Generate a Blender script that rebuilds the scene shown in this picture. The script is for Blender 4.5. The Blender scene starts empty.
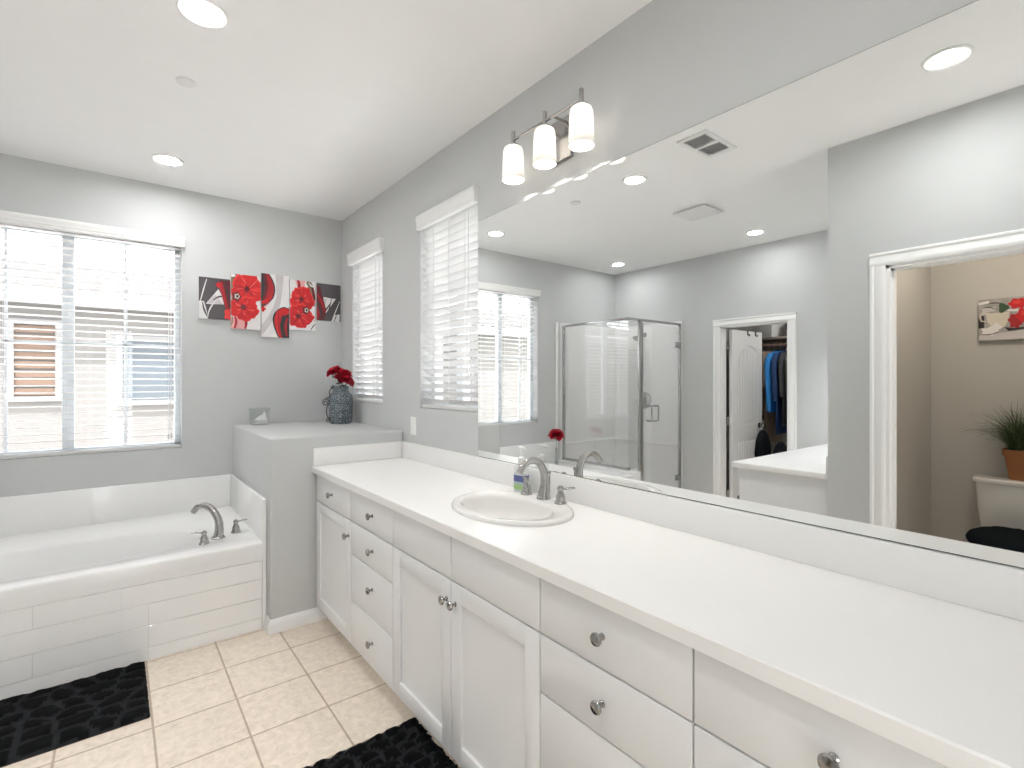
import bpy, bmesh, math, random
from mathutils import Vector, Matrix
random.seed(7)
sc = bpy.context.scene
COL = sc.collection
PI = math.pi

# ------------------------------------------------------------------ camera, world, exposure
cam_d = bpy.data.cameras.new('camera')
cam = bpy.data.objects.new('camera', cam_d)
COL.objects.link(cam)
cam.location = (-1.5, 0.0, 1.42)
cam.rotation_euler = (PI/2, 0, -math.radians(38.197))
cam_d.sensor_width = 36.0
cam_d.lens = 503.286/1024*36
cam_d.shift_y = -2.41/1024
cam_d.clip_start = 0.02
sc.camera = cam

w = bpy.data.worlds.new('world')
sc.world = w
w.use_nodes = True
bg = w.node_tree.nodes['Background']
bg.inputs[0].default_value = (0.96, 0.98, 1.0, 1)
bg.inputs[1].default_value = 5.2          # bright overcast sky

sc.view_settings.view_transform = 'Standard'
sc.view_settings.look = 'None'
sc.view_settings.gamma = 1.0
sc.view_settings.use_curve_mapping = False
sc.view_settings.exposure = 0.33
sc.cycles.use_denoising = True
sc.cycles.max_bounces = 14
sc.cycles.diffuse_bounces = 8
sc.cycles.glossy_bounces = 8
sc.cycles.transmission_bounces = 10
sc.cycles.transparent_max_bounces = 16
sc.cycles.sample_clamp_indirect = 6.0
sc.cycles.caustics_reflective = True
sc.cycles.caustics_refractive = False

sun_d = bpy.data.lights.new('sun', 'SUN')
sun = bpy.data.objects.new('sun', sun_d); COL.objects.link(sun)
sun.location = (0, 0, 12)
sun.rotation_euler = Vector((-.12, -.24, .95)).to_track_quat('Z', 'Y').to_euler()
sun_d.angle = math.radians(1.0)

DOWN_E = 172.0       # recessed lamp lens radiance
BULB_E = 270.0       # vanity bulbs
FILL_BULB_E = 1500.0      # added fill bulbs over the second vanity, out of view
FILL_LENS_E = 295.0      # added unseen lamps that brighten the toilet room and closet
SUN_E = 18.0         # high sun, out of the room, on the ground and walls outside


sun_d.energy = SUN_E
# ------------------------------------------------------------------ materials
def mat(name, col, rough=0.5, metal=0.0, spec=0.5, var=0.0, vscale=8.0, bump=0.0, bscale=60.0, coat=0.0, sheen=0.0):
    m = bpy.data.materials.new(name)
    m.use_nodes = True
    nt = m.node_tree
    b = nt.nodes['Principled BSDF']
    b.inputs['Base Color'].default_value = (*col, 1)
    b.inputs['Roughness'].default_value = rough
    b.inputs['Metallic'].default_value = metal
    b.inputs['Specular IOR Level'].default_value = spec
    b.inputs['Coat Weight'].default_value = coat
    if sheen: b.inputs['Sheen Weight'].default_value = sheen
    tc = nt.nodes.new('ShaderNodeTexCoord')
    n = nt.nodes.new('ShaderNodeTexNoise')
    n.inputs['Scale'].default_value = vscale
    n.inputs['Detail'].default_value = 4
    nt.links.new(tc.outputs['Object'], n.inputs['Vector'])
    r = nt.nodes.new('ShaderNodeMix'); r.data_type = 'RGBA'
    v = var if var else 0.015
    r.inputs[6].default_value = (*[c*(1-v) for c in col], 1)
    r.inputs[7].default_value = (*[min(1, c*(1+v)) for c in col], 1)
    nt.links.new(n.outputs['Fac'], r.inputs[0])
    nt.links.new(r.outputs[2], b.inputs['Base Color'])
    if bump:
        n2 = nt.nodes.new('ShaderNodeTexNoise'); n2.inputs['Scale'].default_value = bscale
        nt.links.new(tc.outputs['Object'], n2.inputs['Vector'])
        bp = nt.nodes.new('ShaderNodeBump'); bp.inputs['Strength'].default_value = bump
        bp.inputs['Distance'].default_value = 0.003
        nt.links.new(n2.outputs['Fac'], bp.inputs['Height'])
        nt.links.new(bp.outputs['Normal'], b.inputs['Normal'])
    return m

def emis(name, col, s):
    m = bpy.data.materials.new(name); m.use_nodes = True
    nt = m.node_tree; nt.nodes.clear()
    o = nt.nodes.new('ShaderNodeOutputMaterial'); e = nt.nodes.new('ShaderNodeEmission')
    e.inputs[0].default_value = (*col, 1); e.inputs[1].default_value = s
    nt.links.new(e.outputs[0], o.inputs[0])
    return m

def thin_glass(name, tint=(1, 1, 1), refl=1.45, rough=0.0, body=0.0):
    """pane glass: see-through with a Fresnel reflection (and a little white body where the pane is filmed)"""
    m = bpy.data.materials.new(name); m.use_nodes = True
    nt = m.node_tree; nt.nodes.clear()
    o = nt.nodes.new('ShaderNodeOutputMaterial')
    t = nt.nodes.new('ShaderNodeBsdfTransparent'); t.inputs[0].default_value = (*tint, 1)
    g = nt.nodes.new('ShaderNodeBsdfGlossy'); g.inputs['Roughness'].default_value = rough
    f = nt.nodes.new('ShaderNodeFresnel'); f.inputs[0].default_value = refl
    mx = nt.nodes.new('ShaderNodeMixShader')
    ge = nt.nodes.new('ShaderNodeNewGeometry'); mi = nt.nodes.new('ShaderNodeMix'); mi.data_type = 'FLOAT'
    mi.inputs[2].default_value = refl; mi.inputs[3].default_value = 1/refl
    nt.links.new(ge.outputs['Backfacing'], mi.inputs[0]); nt.links.new(mi.outputs[0], f.inputs[0])
    nt.links.new(f.outputs[0], mx.inputs[0]); nt.links.new(t.outputs[0], mx.inputs[1]); nt.links.new(g.outputs[0], mx.inputs[2])
    last = mx
    if body:
        d = nt.nodes.new('ShaderNodeBsdfDiffuse'); d.inputs[0].default_value = (.9, .9, .9, 1)
        m2 = nt.nodes.new('ShaderNodeMixShader'); m2.inputs[0].default_value = body
        nt.links.new(mx.outputs[0], m2.inputs[1]); nt.links.new(d.outputs[0], m2.inputs[2]); last = m2
    nt.links.new(last.outputs[0], o.inputs[0])
    return m

def translucent(name, col, rough, t):
    m = bpy.data.materials.new(name); m.use_nodes = True
    nt = m.node_tree; b = nt.nodes['Principled BSDF']; o = nt.nodes['Material Output']
    b.inputs['Base Color'].default_value = (*col, 1); b.inputs['Roughness'].default_value = rough
    tr = nt.nodes.new('ShaderNodeBsdfTranslucent'); tr.inputs[0].default_value = (*col, 1)
    mx = nt.nodes.new('ShaderNodeMixShader'); mx.inputs[0].default_value = t
    nt.links.new(b.outputs[0], mx.inputs[1]); nt.links.new(tr.outputs[0], mx.inputs[2]); nt.links.new(mx.outputs[0], o.inputs[0])
    return m

M = {}
M['wall'] = mat('wall_paint', (.565, .577, .578), .6, var=.012, bump=.12, bscale=140)
M['ceil'] = mat('ceiling_paint', (.91, .91, .905), .7, bump=.1, bscale=120)
M['taupe'] = mat('closet_paint', (.50, .49, .47), .65, bump=.1, bscale=140)
M['trim'] = mat('trim_paint', (.87, .87, .865), .35)
M['cab'] = mat('cabinet_paint', (.79, .795, .80), .32)
M['counter'] = mat('counter_white', (.875, .87, .86), .28, var=.01, vscale=30)
M['porc'] = mat('porcelain', (.83, .83, .82), .1, coat=.4)
M['sinkp'] = mat('sink_porcelain', (.80, .79, .77), .1, coat=.4)
M['acryl'] = mat('tub_acrylic', (.87, .87, .865), .16, coat=.2)
M['surround'] = mat('shower_surround', (.88, .88, .875), .25)
M['nickel'] = mat('brushed_nickel', (.44, .43, .42), .26, metal=1.0)
M['knobm'] = mat('pewter_knob', (.36, .355, .35), .25, metal=1.0)
M['chrome'] = mat('shower_chrome', (.50, .50, .50), .2, metal=1.0)
M['slat'] = translucent('blind_slat_white', (.74, .74, .735), .4, .10)
M['valance'] = mat('valance_white', (.82, .82, .81), .35)
M['cord'] = mat('cord_white', (.72, .73, .74), .7)
M['dark'] = mat('dark_plastic', (.08, .08, .08), .5)
M['vinyl'] = mat('window_vinyl', (.70, .74, .78), .4)
M['glass'] = thin_glass('window_glass')
M['showerglass'] = thin_glass('shower_glass', (1, 1, 1), 2.0, body=.03)
M['clear'] = thin_glass('clear_glass', (.95, .96, .96), 1.45)
M['mirror'] = mat('mirror_silver', (.93, .94, .94), 0.0, metal=1.0)
_m = bpy.data.materials['mirror_silver']; _b = _m.node_tree.nodes['Principled BSDF']
for l in list(_m.node_tree.links):
    if l.to_socket == _b.inputs['Base Color']: _m.node_tree.links.remove(l)
_b.inputs['Roughness'].default_value = 0.0
_b.inputs['Base Color'].default_value = (.91, .925, .92, 1)
M['mirror_edge'] = mat('mirror_edge', (.03, .03, .03), 1.0, spec=0.0)
M['lens'] = emis('lamp_lens', (1, .997, .99), DOWN_E)
M['bulb'] = emis('lamp_bulb', (1, .95, .88), BULB_E)
M['fill_bulb'] = emis('lamp_bulb_fill', (.985, .99, 1), FILL_BULB_E)
M['lens3'] = emis('lamp_lens_soft', (1, .997, .99), DOWN_E*.55)
M['closet_fill'] = emis('closet_fill_lens', (1, .975, .94), FILL_LENS_E*.85)
M['toilet_fill'] = emis('toilet_fill_lens', (1, .86, .70), FILL_LENS_E)
M['shade'] = translucent('frosted_shade', (.86, .85, .83), .35, .5)
M['plate'] = mat('switch_white', (.86, .86, .85), .35)
M['grille'] = mat('grille_grey', (.55, .55, .56), .5)
M['whiteplastic'] = mat('white_plastic', (.82, .82, .81), .4)
M['red'] = mat('paint_red', (.55, .012, .016), .5, var=.35, vscale=22)
M['redhi'] = mat('paint_scarlet', (.72, .04, .035), .5, var=.2, vscale=40)
M['crim'] = mat('paint_crimson', (.35, .012, .02), .5, var=.2, vscale=30)
M['maroon'] = mat('paint_maroon', (.12, .012, .018), .5, var=.3, vscale=40)
M['ink'] = mat('paint_black', (.035, .03, .034), .5)
M['char'] = mat('paint_charcoal', (.075, .065, .072), .5, var=.15, vscale=14)
M['canvas'] = mat('paint_white', (.74, .72, .72), .6, var=.08, vscale=12)
M['pale'] = mat('paint_pale_grey', (.55, .52, .53), .6, var=.12, vscale=10)
M['pinkred'] = mat('paint_light_red', (.75, .12, .10), .5, var=.2, vscale=40)
M['pink'] = mat('paint_pink', (.75, .38, .38), .6, var=.15, vscale=20)
M['olive'] = mat('paint_olive', (.20, .17, .10), .6)
M['woodgrey'] = mat('paint_grey_wood', (.36, .34, .33), .7, var=.35, vscale=18)
M['cream'] = mat('paint_cream', (.62, .58, .50), .6, var=.1)
M['petal'] = mat('petal_red', (.50, .006, .03), .55, var=.3, vscale=50)
M['petald'] = mat('petal_dark_red', (.27, .004, .02), .55)
M['leaf'] = mat('leaf_green', (.03, .07, .035), .5, var=.3)
M['grassm'] = mat('grass_blade', (.075, .12, .055), .5, var=.5, vscale=25)
M['grass2'] = mat('grass_blade_pale', (.16, .20, .11), .5, var=.3, vscale=25)
M['iron'] = mat('black_iron', (.03, .03, .03), .45, metal=.3)
M['terra'] = mat('terracotta', (.38, .15, .06), .7, var=.18, vscale=20, bump=.2, bscale=80)
M['soil'] = mat('soil', (.03, .02, .015), .9)
M['sand'] = mat('white_filler', (.82, .81, .79), .9, bump=.5, bscale=90)
M['stucco'] = mat('stucco', (.125, .12, .115), .9, bump=.3, bscale=40)
M['tile_roof'] = mat('roof_tile', (.040, .037, .035), .85, var=.25, vscale=3)
M['housetrim'] = mat('house_trim', (.16, .16, .16), .6)
M['shutter'] = mat('shutter_tan', (.10, .062, .042), .7)
M['extglass'] = mat('far_window', (.075, .088, .10), .15)
M['ground'] = mat('outside_ground', (.66, .64, .61), .9)
M['blackcloth'] = mat('black_cloth', (.008, .009, .012), .9, spec=.15, bump=.5, bscale=120)
M['plush'] = mat('black_plush', (.006, .009, .012), .95, spec=.1, bump=.8, bscale=200)
M['matdark'] = mat('mat_black', (.004, .0045, .005), .95, spec=.1, bump=.6, bscale=220, var=.4, vscale=30)
M['matpale'] = mat('mat_grey', (.018, .019, .021), .95, spec=.1, bump=.5, bscale=220, var=.3, vscale=50)
M['matedge'] = mat('mat_edge', (.05, .025, .015), .8)
M['rod'] = mat('closet_rod_wood', (.58, .40, .32), .5)
M['shelfm'] = mat('closet_shelf', (.48, .38, .33), .6)
M['blue'] = mat('cloth_bright_blue', (.02, .24, .66), .6, var=.15, bump=.3, bscale=25)
M['navy'] = mat('cloth_navy', (.012, .045, .15), .7, var=.2, bump=.3, bscale=25)
M['tan'] = mat('cloth_tan', (.33, .25, .19), .8, var=.15, bump=.3, bscale=25)
M['rust'] = mat('cloth_dark_red', (.16, .03, .035), .8, bump=.3, bscale=25)
M['grey'] = mat('cloth_charcoal', (.055, .058, .065), .8, var=.2, bump=.3, bscale=25)
M['olivec'] = mat('cloth_olive', (.10, .10, .085), .8, var=.2, bump=.3, bscale=25)
M['teal'] = mat('cloth_teal', (.02, .10, .18), .8, bump=.3, bscale=25)
M['boxw'] = mat('box_card', (.62, .61, .60), .7)
M['soap'] = mat('soap_clear', (.68, .73, .73), .15)
M['soapblue'] = mat('label_blue', (.09, .11, .28), .4)
M['soapgreen'] = mat('label_green', (.36, .58, .22), .4)
M['soapgrey'] = mat('label_grey', (.42, .50, .50), .4)

# floor tiles: beige square sheet tiles with a tan joint
def floor_mat():
    m = bpy.data.materials.new('floor_tile'); m.use_nodes = True
    nt = m.node_tree; b = nt.nodes['Principled BSDF']; L = nt.links.new
    tc = nt.nodes.new('ShaderNodeTexCoord')
    mp = nt.nodes.new('ShaderNodeMapping')
    k = 1/0.3049
    mp.inputs['Location'].default_value = (1.0754*k, -2.837*k + 40, 0)
    mp.inputs['Scale'].default_value = (k, k, k)
    L(tc.outputs['Object'], mp.inputs[0])
    br = nt.nodes.new('ShaderNodeTexBrick')
    br.offset = 0; br.squash = 1
    br.inputs['Scale'].default_value = 1
    br.inputs['Brick Width'].default_value = 1; br.inputs['Row Height'].default_value = 1
    br.inputs['Mortar Size'].default_value = 0.016; br.inputs['Mortar Smooth'].default_value = .3
    br.inputs['Color1'].default_value = (.845, .745, .635, 1); br.inputs['Color2'].default_value = (.805, .705, .595, 1)
    br.inputs['Mortar'].default_value = (.50, .40, .305, 1)
    L(mp.outputs[0], br.inputs['Vector'])
    n = nt.nodes.new('ShaderNodeTexNoise'); n.inputs['Scale'].default_value = 30; n.inputs['Detail'].default_value = 9
    n.inputs['Roughness'].default_value = .65; n.inputs['Distortion'].default_value = .8
    L(tc.outputs['Object'], n.inputs['Vector'])
    cr = nt.nodes.new('ShaderNodeValToRGB')
    cr.color_ramp.elements[0].position = .32; cr.color_ramp.elements[0].color = (.86, .85, .83, 1)
    cr.color_ramp.elements[1].position = .62; cr.color_ramp.elements[1].color = (1.07, 1.07, 1.08, 1)
    L(n.outputs['Fac'], cr.inputs[0])
    mx = nt.nodes.new('ShaderNodeMix'); mx.data_type = 'RGBA'; mx.blend_type = 'MULTIPLY'; mx.inputs[0].default_value = 1
    L(br.outputs['Color'], mx.inputs[6]); L(cr.outputs[0], mx.inputs[7])
    L(mx.outputs[2], b.inputs['Base Color'])
    b.inputs['Roughness'].default_value = .38
    bp = nt.nodes.new('ShaderNodeBump'); bp.inputs['Strength'].default_value = .3; bp.inputs['Distance'].default_value = .002; bp.invert = True
    L(br.outputs['Fac'], bp.inputs['Height']); L(bp.outputs[0], b.inputs['Normal'])
    return m
M['floor'] = floor_mat()

# glazed dark blue jug covered in pale scribbled bands
def jug_mat():
    m = bpy.data.materials.new('jug_glaze'); m.use_nodes = True
    nt = m.node_tree; b = nt.nodes['Principled BSDF']; L = nt.links.new
    tc = nt.nodes.new('ShaderNodeTexCoord')
    mp = nt.nodes.new('ShaderNodeMapping'); mp.inputs['Scale'].default_value = (1, 1, 1.0)
    L(tc.outputs['Object'], mp.inputs[0])
    wv = nt.nodes.new('ShaderNodeTexWave'); wv.wave_type = 'BANDS'; wv.bands_direction = 'Z'
    wv.inputs['Scale'].default_value = 24; wv.inputs['Distortion'].default_value = 9; wv.inputs['Detail'].default_value = 3
    wv.inputs['Detail Scale'].default_value = 6
    L(mp.outputs[0], wv.inputs['Vector'])
    vo = nt.nodes.new('ShaderNodeTexVoronoi'); vo.feature = 'DISTANCE_TO_EDGE'; vo.inputs['Scale'].default_value = 78
    L(mp.outputs[0], vo.inputs['Vector'])
    mt = nt.nodes.new('ShaderNodeMath'); mt.operation = 'LESS_THAN'; mt.inputs[1].default_value = .12
    L(vo.outputs['Distance'], mt.inputs[0])
    mu = nt.nodes.new('ShaderNodeMath'); mu.operation = 'MULTIPLY'
    L(mt.outputs[0], mu.inputs[0]); L(wv.outputs['Fac'], mu.inputs[1])
    cr = nt.nodes.new('ShaderNodeMix'); cr.data_type = 'RGBA'
    cr.inputs[6].default_value = (.018, .035, .055, 1); cr.inputs[7].default_value = (.38, .42, .43, 1)
    L(mu.outputs[0], cr.inputs[0]); L(cr.outputs[2], b.inputs['Base Color'])
    b.inputs['Roughness'].default_value = .4
    return m
M['jug'] = jug_mat()

# ------------------------------------------------------------------ mesh builder
class MB:
    def __init__(s): s.v = []; s.f = []; s.mi = []
    def add(s, vs, fs, mi=0):
        o = len(s.v); s.v += [tuple(p) for p in vs]
        for f in fs: s.f.append([o+i for i in f]); s.mi.append(mi)
        return s
    def box(s, x0, x1, y0, y1, z0, z1, bev=0, mi=0, seg=2, M4=None):
        if bev:
            bm = bmesh.new()
            bmesh.ops.create_cube(bm, size=1)
            for v in bm.verts:
                v.co = Vector(((x0+x1)/2+v.co.x*(x1-x0), (y0+y1)/2+v.co.y*(y1-y0), (z0+z1)/2+v.co.z*(z1-z0)))
            bmesh.ops.bevel(bm, geom=bm.edges[:], offset=bev, segments=seg, affect='EDGES', profile=.5)
            bm.verts.index_update()
            vs = [v.co.copy() for v in bm.verts]; fs = [[v.index for v in f.verts] for f in bm.faces]; bm.free()
        else:
            vs = [Vector((x, y, z)) for x in (x0, x1) for y in (y0, y1) for z in (z0, z1)]
            fs = [(0, 1, 3, 2), (4, 6, 7, 5), (0, 4, 5, 1), (2, 3, 7, 6), (0, 2, 6, 4), (1, 5, 7, 3)]
        if M4 is not None: vs = [M4 @ v for v in vs]
        return s.add(vs, fs, mi)
    def tube(s, pts, r, seg=12, mi=0, cap=True, flat=1.0, closed=False):
        pts = [Vector(p) for p in pts]; n = len(pts)
        rs = r if isinstance(r, (list, tuple)) else [r]*n
        vs, fs = [], []
        up = None
        for i, p in enumerate(pts):
            a = pts[i-1] if i or closed else p; b = pts[(i+1) % n] if i < n-1 or closed else p
            t = (b-a).normalized()
            if up is None:
                up = Vector((0, 0, 1)) if abs(t.z) < .9 else Vector((1, 0, 0))
            x = up.cross(t)
            if x.length < 1e-6: x = Vector((1, 0, 0)).cross(t)
            x.normalize(); y = t.cross(x).normalized(); up = y
            for k in range(seg):
                a2 = 2*PI*k/seg
                vs.append(p + x*math.cos(a2)*rs[i] + y*math.sin(a2)*rs[i]*flat)
        m = n if closed else n-1
        for i in range(m):
            for k in range(seg):
                j = (i+1) % n
                fs.append((i*seg+k, i*seg+(k+1) % seg, j*seg+(k+1) % seg, j*seg+k))
        if cap and not closed:
            fs.append(list(range(seg))[::-1]); fs.append([(n-1)*seg+k for k in range(seg)])
        return s.add(vs, fs, mi)
    def lathe(s, prof, seg=32, mi=0, M4=None, sx=1, sy=1):
        vs, fs = [], []
        for r, z in prof:
            for k in range(seg):
                a = 2*PI*k/seg
                vs.append(Vector((max(r, 1e-5)*math.cos(a)*sx, max(r, 1e-5)*math.sin(a)*sy, z)))
        for i in range(len(prof)-1):
            for k in range(seg):
                fs.append((i*seg+k, i*seg+(k+1) % seg, (i+1)*seg+(k+1) % seg, (i+1)*seg+k))
        if prof[0][0] > 1e-4 and prof[0] != prof[-1]: fs.append([k for k in range(seg)][::-1])
        if prof[-1][0] > 1e-4 and prof[0] != prof[-1]: fs.append([(len(prof)-1)*seg+k for k in range(seg)])
        if M4 is not None: vs = [M4 @ v for v in vs]
        return s.add(vs, fs, mi)
    def rings(s, rings, mi=0, cap0=True, cap1=True):
        n = len(rings[0]); vs = [p for r in rings for p in r]; fs = []
        for i in range(len(rings)-1):
            for k in range(n):
                fs.append((i*n+k, i*n+(k+1) % n, (i+1)*n+(k+1) % n, (i+1)*n+k))
        if cap0: fs.append(list(range(n))[::-1])
        if cap1: fs.append([(len(rings)-1)*n+k for k in range(n)])
        return s.add(vs, fs, mi)
    def prism(s, poly, a, b, axis='y', mi=0):
        """poly (two coords) extruded along axis from a to b"""
        def P(u, v, t): return {'x': (t, u, v), 'y': (u, t, v), 'z': (u, v, t)}[axis]
        n = len(poly)
        vs = [P(u, v, a) for u, v in poly]+[P(u, v, b) for u, v in poly]
        fs = [list(range(n))[::-1], list(range(n, 2*n))]+[(i, (i+1) % n, n+(i+1) % n, n+i) for i in range(n)]
        return s.add(vs, fs, mi)
    def grid(s, fn, nu, nv, mi=0, mfn=None):
        vs = [fn(i/nu, j/nv) for j in range(nv+1) for i in range(nu+1)]
        o = len(s.v); s.v += [tuple(v) for v in vs]
        for j in range(nv):
            for i in range(nu):
                a = j*(nu+1)+i
                s.f.append([o+a, o+a+1, o+a+nu+2, o+a+nu+1]); s.mi.append(mfn((i+.5)/nu, (j+.5)/nv) if mfn else mi)
        return s
    def build(s, name, mats, parent=None, angle=35, loc=None, sub=0):
        me = bpy.data.meshes.new(name)
        me.from_pydata(s.v, [], s.f)
        bm = bmesh.new(); bm.from_mesh(me)
        bmesh.ops.recalc_face_normals(bm, faces=bm.faces[:]); bm.to_mesh(me); bm.free()
        for m in (mats if isinstance(mats, (list, tuple)) else [mats]): me.materials.append(M[m])
        if len(me.polygons) == len(s.mi): me.polygons.foreach_set('material_index', s.mi)
        me.polygons.foreach_set('use_smooth', [True]*len(me.polygons))
        me.set_sharp_from_angle(angle=math.radians(angle))
        me.update()
        o = bpy.data.objects.new(name, me); COL.objects.link(o)
        if parent: o.parent = parent
        if loc: o.location = loc
        if sub:
            md = o.modifiers.new('sub', 'SUBSURF'); md.levels = sub; md.render_levels = sub
        return o

def tag(o, label, cat, group=None):
    o['label'] = label; o['category'] = cat
    if group: o['group'] = group
    return o
def thing(name, label, cat, loc=(0, 0, 0), rotz=0, group=None):
    o = bpy.data.objects.new(name, None); COL.objects.link(o)
    o.location = loc; o.rotation_euler = (0, 0, rotz); o.empty_display_size = .05
    return tag(o, label, cat, group)
def struct(o):
    o['kind'] = 'structure'; return o
def sroot(name, loc=(0, 0, 0)):
    o = bpy.data.objects.new(name, None); COL.objects.link(o); o.location = loc
    return struct(o)
def T(x, y, z): return Matrix.Translation((x, y, z))
def R(a, ax): return Matrix.Rotation(a, 4, ax)

# ------------------------------------------------------------------ dimensions
CZ = 2.777; YB = 4.228; XW = -1.77; XF = -3.5; YR = 1.167; LY = 3.071; TH = .16
WB = (-2.20, -1.136, .955, 2.385)            # back window: x0 x1 z0 z1
W1 = (3.406, 3.985, 1.257, 2.37)              # far side window: y0 y1 z0 z1
W2 = (2.196, 2.835, 1.255, 2.37)            # near side window

# ------------------------------------------------------------------ structure
struct(MB().box(-5.3, TH, -1.2, YB+TH, -.1, 0).build('floor', 'floor'))
struct(MB().box(-5.3, TH, -1.2, YB+TH, CZ, CZ+.12).build('ceiling', 'ceil'))
def wall_x(mb, x0, x1, ya, yb, holes):
    """wall normal to x with rectangular holes (y0,y1,z0,z1)"""
    holes = sorted(holes); y = ya
    for h in holes:
        mb.box(x0, x1, y, h[0], 0, CZ)
        if h[2] > 0: mb.box(x0, x1, h[0], h[1], 0, h[2])
        if h[3] < CZ: mb.box(x0, x1, h[0], h[1], h[3], CZ)
        y = h[1]
    mb.box(x0, x1, y, yb, 0, CZ); return mb
def wall_y(mb, y0, y1, xa, xb, holes):
    x = xa
    for h in sorted(holes):
        mb.box(x, h[0], y0, y1, 0, CZ)
        if h[2] > 0: mb.box(h[0], h[1], y0, y1, 0, h[2])
        if h[3] < CZ: mb.box(h[0], h[1], y0, y1, h[3], CZ)
        x = h[1]
    mb.box(x, xb, y0, y1, 0, CZ); return mb
struct(wall_x(MB(), 0, TH, -1.2, YB+TH, [W1, W2]).build('wall_right', 'wall'))
struct(wall_y(MB(), YB, YB+TH, XF-.1, 0, [WB]).build('wall_back', 'wall'))
CD = (2.118, 2.806, 0, 1.998)                # closet doorway y0 y1 z0 z1
struct(wall_x(MB(), XF-.1, XF, YR-.137, YB, [CD]).build('wall_left', 'wall'))
TD = (.12, .885, 0, 2.045)                   # toilet room doorway
struct(wall_x(MB(), XW-.1, XW, -1.0, YR, [TD]).build('wall_opposite', 'wall'))
struct(wall_y(MB(), YR-.137, YR, XF, XW-.1, []).build('wall_return', 'wall'))
struct(wall_y(MB(), -1.1, -1.0, XW-.1, 0, [(-1.62, -1.30, 0, 2.2)]).build('wall_front', 'wall'))  # opening added behind the camera to let in daylight as fill
struct(wall_x(MB(), -3.4, -3.3, -.3, YR-.137, []).build('wall_toilet_back', 'taupe'))
struct(wall_y(MB(), -.4, -.3, -3.4, XW-.1, []).build('wall_toilet_front', 'taupe'))
struct(MB().box(-3.3, XW-.1, YR-.149, YR-.137, 0, CZ).build('wall_toilet_side', 'taupe'))
struct(wall_x(MB(), -5.1, -5.0, 1.4, 3.5, []).build('wall_closet_back', 'taupe'))
struct(wall_y(MB(), 1.4, 1.5, -5.0, XF-.1, []).build('wall_closet_near', 'taupe'))
struct(wall_y(MB(), 3.4, 3.5, -5.0, XF-.1, []).build('wall_closet_far', 'taupe'))
# half-height ledge beside the tub, rounded corners
struct(MB().box(-.815, -.0005, LY, YB-.0005, .0, 1.097, bev=.012, seg=3).build('wall_ledge', 'wall'))

def base_prof(): return [(0, 0), (.016, 0), (.016, .05), (.012, .062), (.006, .075), (0, .078)]
b = MB()
b.rings([[Vector((-.50, LY-u, z)) for u, z in base_prof()], [Vector((-.815-u, LY-u, z)) for u, z in base_prof()], [Vector((-.815-u, LY+.081, z)) for u, z in base_prof()]])
struct(b.build('baseboard_ledge', 'trim'))
b = MB(); b.prism([(XW+u, z) for u, z in base_prof()], .96, YR, 'y')
struct(b.build('baseboard_opposite', 'trim'))
b = MB(); b.prism([(XF+u, z) for u, z in base_prof()], 2.95, 3.25, 'y')
struct(b.build('baseboard_left', 'trim'))

# door casings (moulded profile) and jambs
def casing(name, x, face, y0, y1, zt, wd=.072):
    """x wall face, face +1 towards +x"""
    b = MB()
    prof = [(0, .0), (0, .010), (.010, .016), (.024, .016), (.030, .012), (.050, .012), (.058, .018), (.066, .018), (wd, .010), (wd, 0)]
    # legs
    for s, yy in ((-1, y0), (1, y1)):
        b.prism([(x+face*t, yy+s*u) for u, t in prof], 0, zt, 'z')
    # head mitre: profile extruded along y
    b.prism([(x+face*t, zt+u) for u, t in prof], y0-wd, y1+wd, 'y')
    return b
b = casing('c', XF, 1, CD[0], CD[1], CD[3]-.0)
b.box(XF-.1, XF+.001, CD[0], CD[0]+.014, 0, CD[3]); b.box(XF-.1, XF+.001, CD[1]-.014, CD[1], 0, CD[3]); b.box(XF-.1, XF+.001, CD[0], CD[1], CD[3]-.014, CD[3])
struct(b.build('trim_1', 'trim'))
b = casing('c', XW, 1, TD[0], TD[1], TD[3])
b.box(XW-.1, XW+.001, TD[0], TD[0]+.016, 0, TD[3]); b.box(XW-.1, XW+.001, TD[1]-.016, TD[1], 0, TD[3]); b.box(XW-.1, XW+.001, TD[0], TD[1], TD[3]-.016, TD[3])
b.box(XW-.075, XW-.035, TD[1]-.028, TD[1]-.016, 0, TD[3]-.016); b.box(XW-.075, XW-.035, TD[0], TD[1], TD[3]-.028, TD[3]-.016)
struct(b.build('trim_2', 'trim'))

# ------------------------------------------------------------------ windows (vinyl sliders in the wall openings)
def window(name, axis, wall0, h, mull, munt):
    """axis 'y' back wall, 'x' right wall; wall0 inner wall plane; h opening a0 a1 z0 z1"""
    r = sroot(name)
    d0, d1 = wall0+.085, wall0+.135
    a0, a1, z0, z1 = h
    def bx(b, a, c, z, zz, e0=d0, e1=d1, bev=.004):
        return b.box(a, c, e0, e1, z, zz, bev) if axis == 'y' else b.box(e0, e1, a, c, z, zz, bev)
    f = MB(); fw = .035
    bx(f, a0, a0+fw, z0, z1); bx(f, a1-fw, a1, z0, z1); bx(f, a0, a1, z0, z0+fw); bx(f, a0, a1, z1-fw, z1)
    f.build('frame', 'vinyl', r)
    if mull: bx(MB(), mull-.03, mull+.03, z0+fw, z1-fw, d0-.006, d1-.004).build('mullion', 'vinyl', r)
    for k, g in enumerate(munt):
        b = MB()
        if g[0] == 'v': bx(b, g[1]-.008, g[1]+.008, z0+fw, z1-fw, d0+.018, d0+.026, .001)
        else: bx(b, a0+fw, a1-fw, g[1]-.008, g[1]+.008, d0+.018, d0+.026, .001)
        b.build('muntin', 'vinyl', r)
    g = MB(); bx(g, a0+fw*.6, a1-fw*.6, z0+fw*.6, z1-fw*.6, d0+.027, d0+.031, 0)
    g.build('pane', 'glass', r)
    return r
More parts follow.
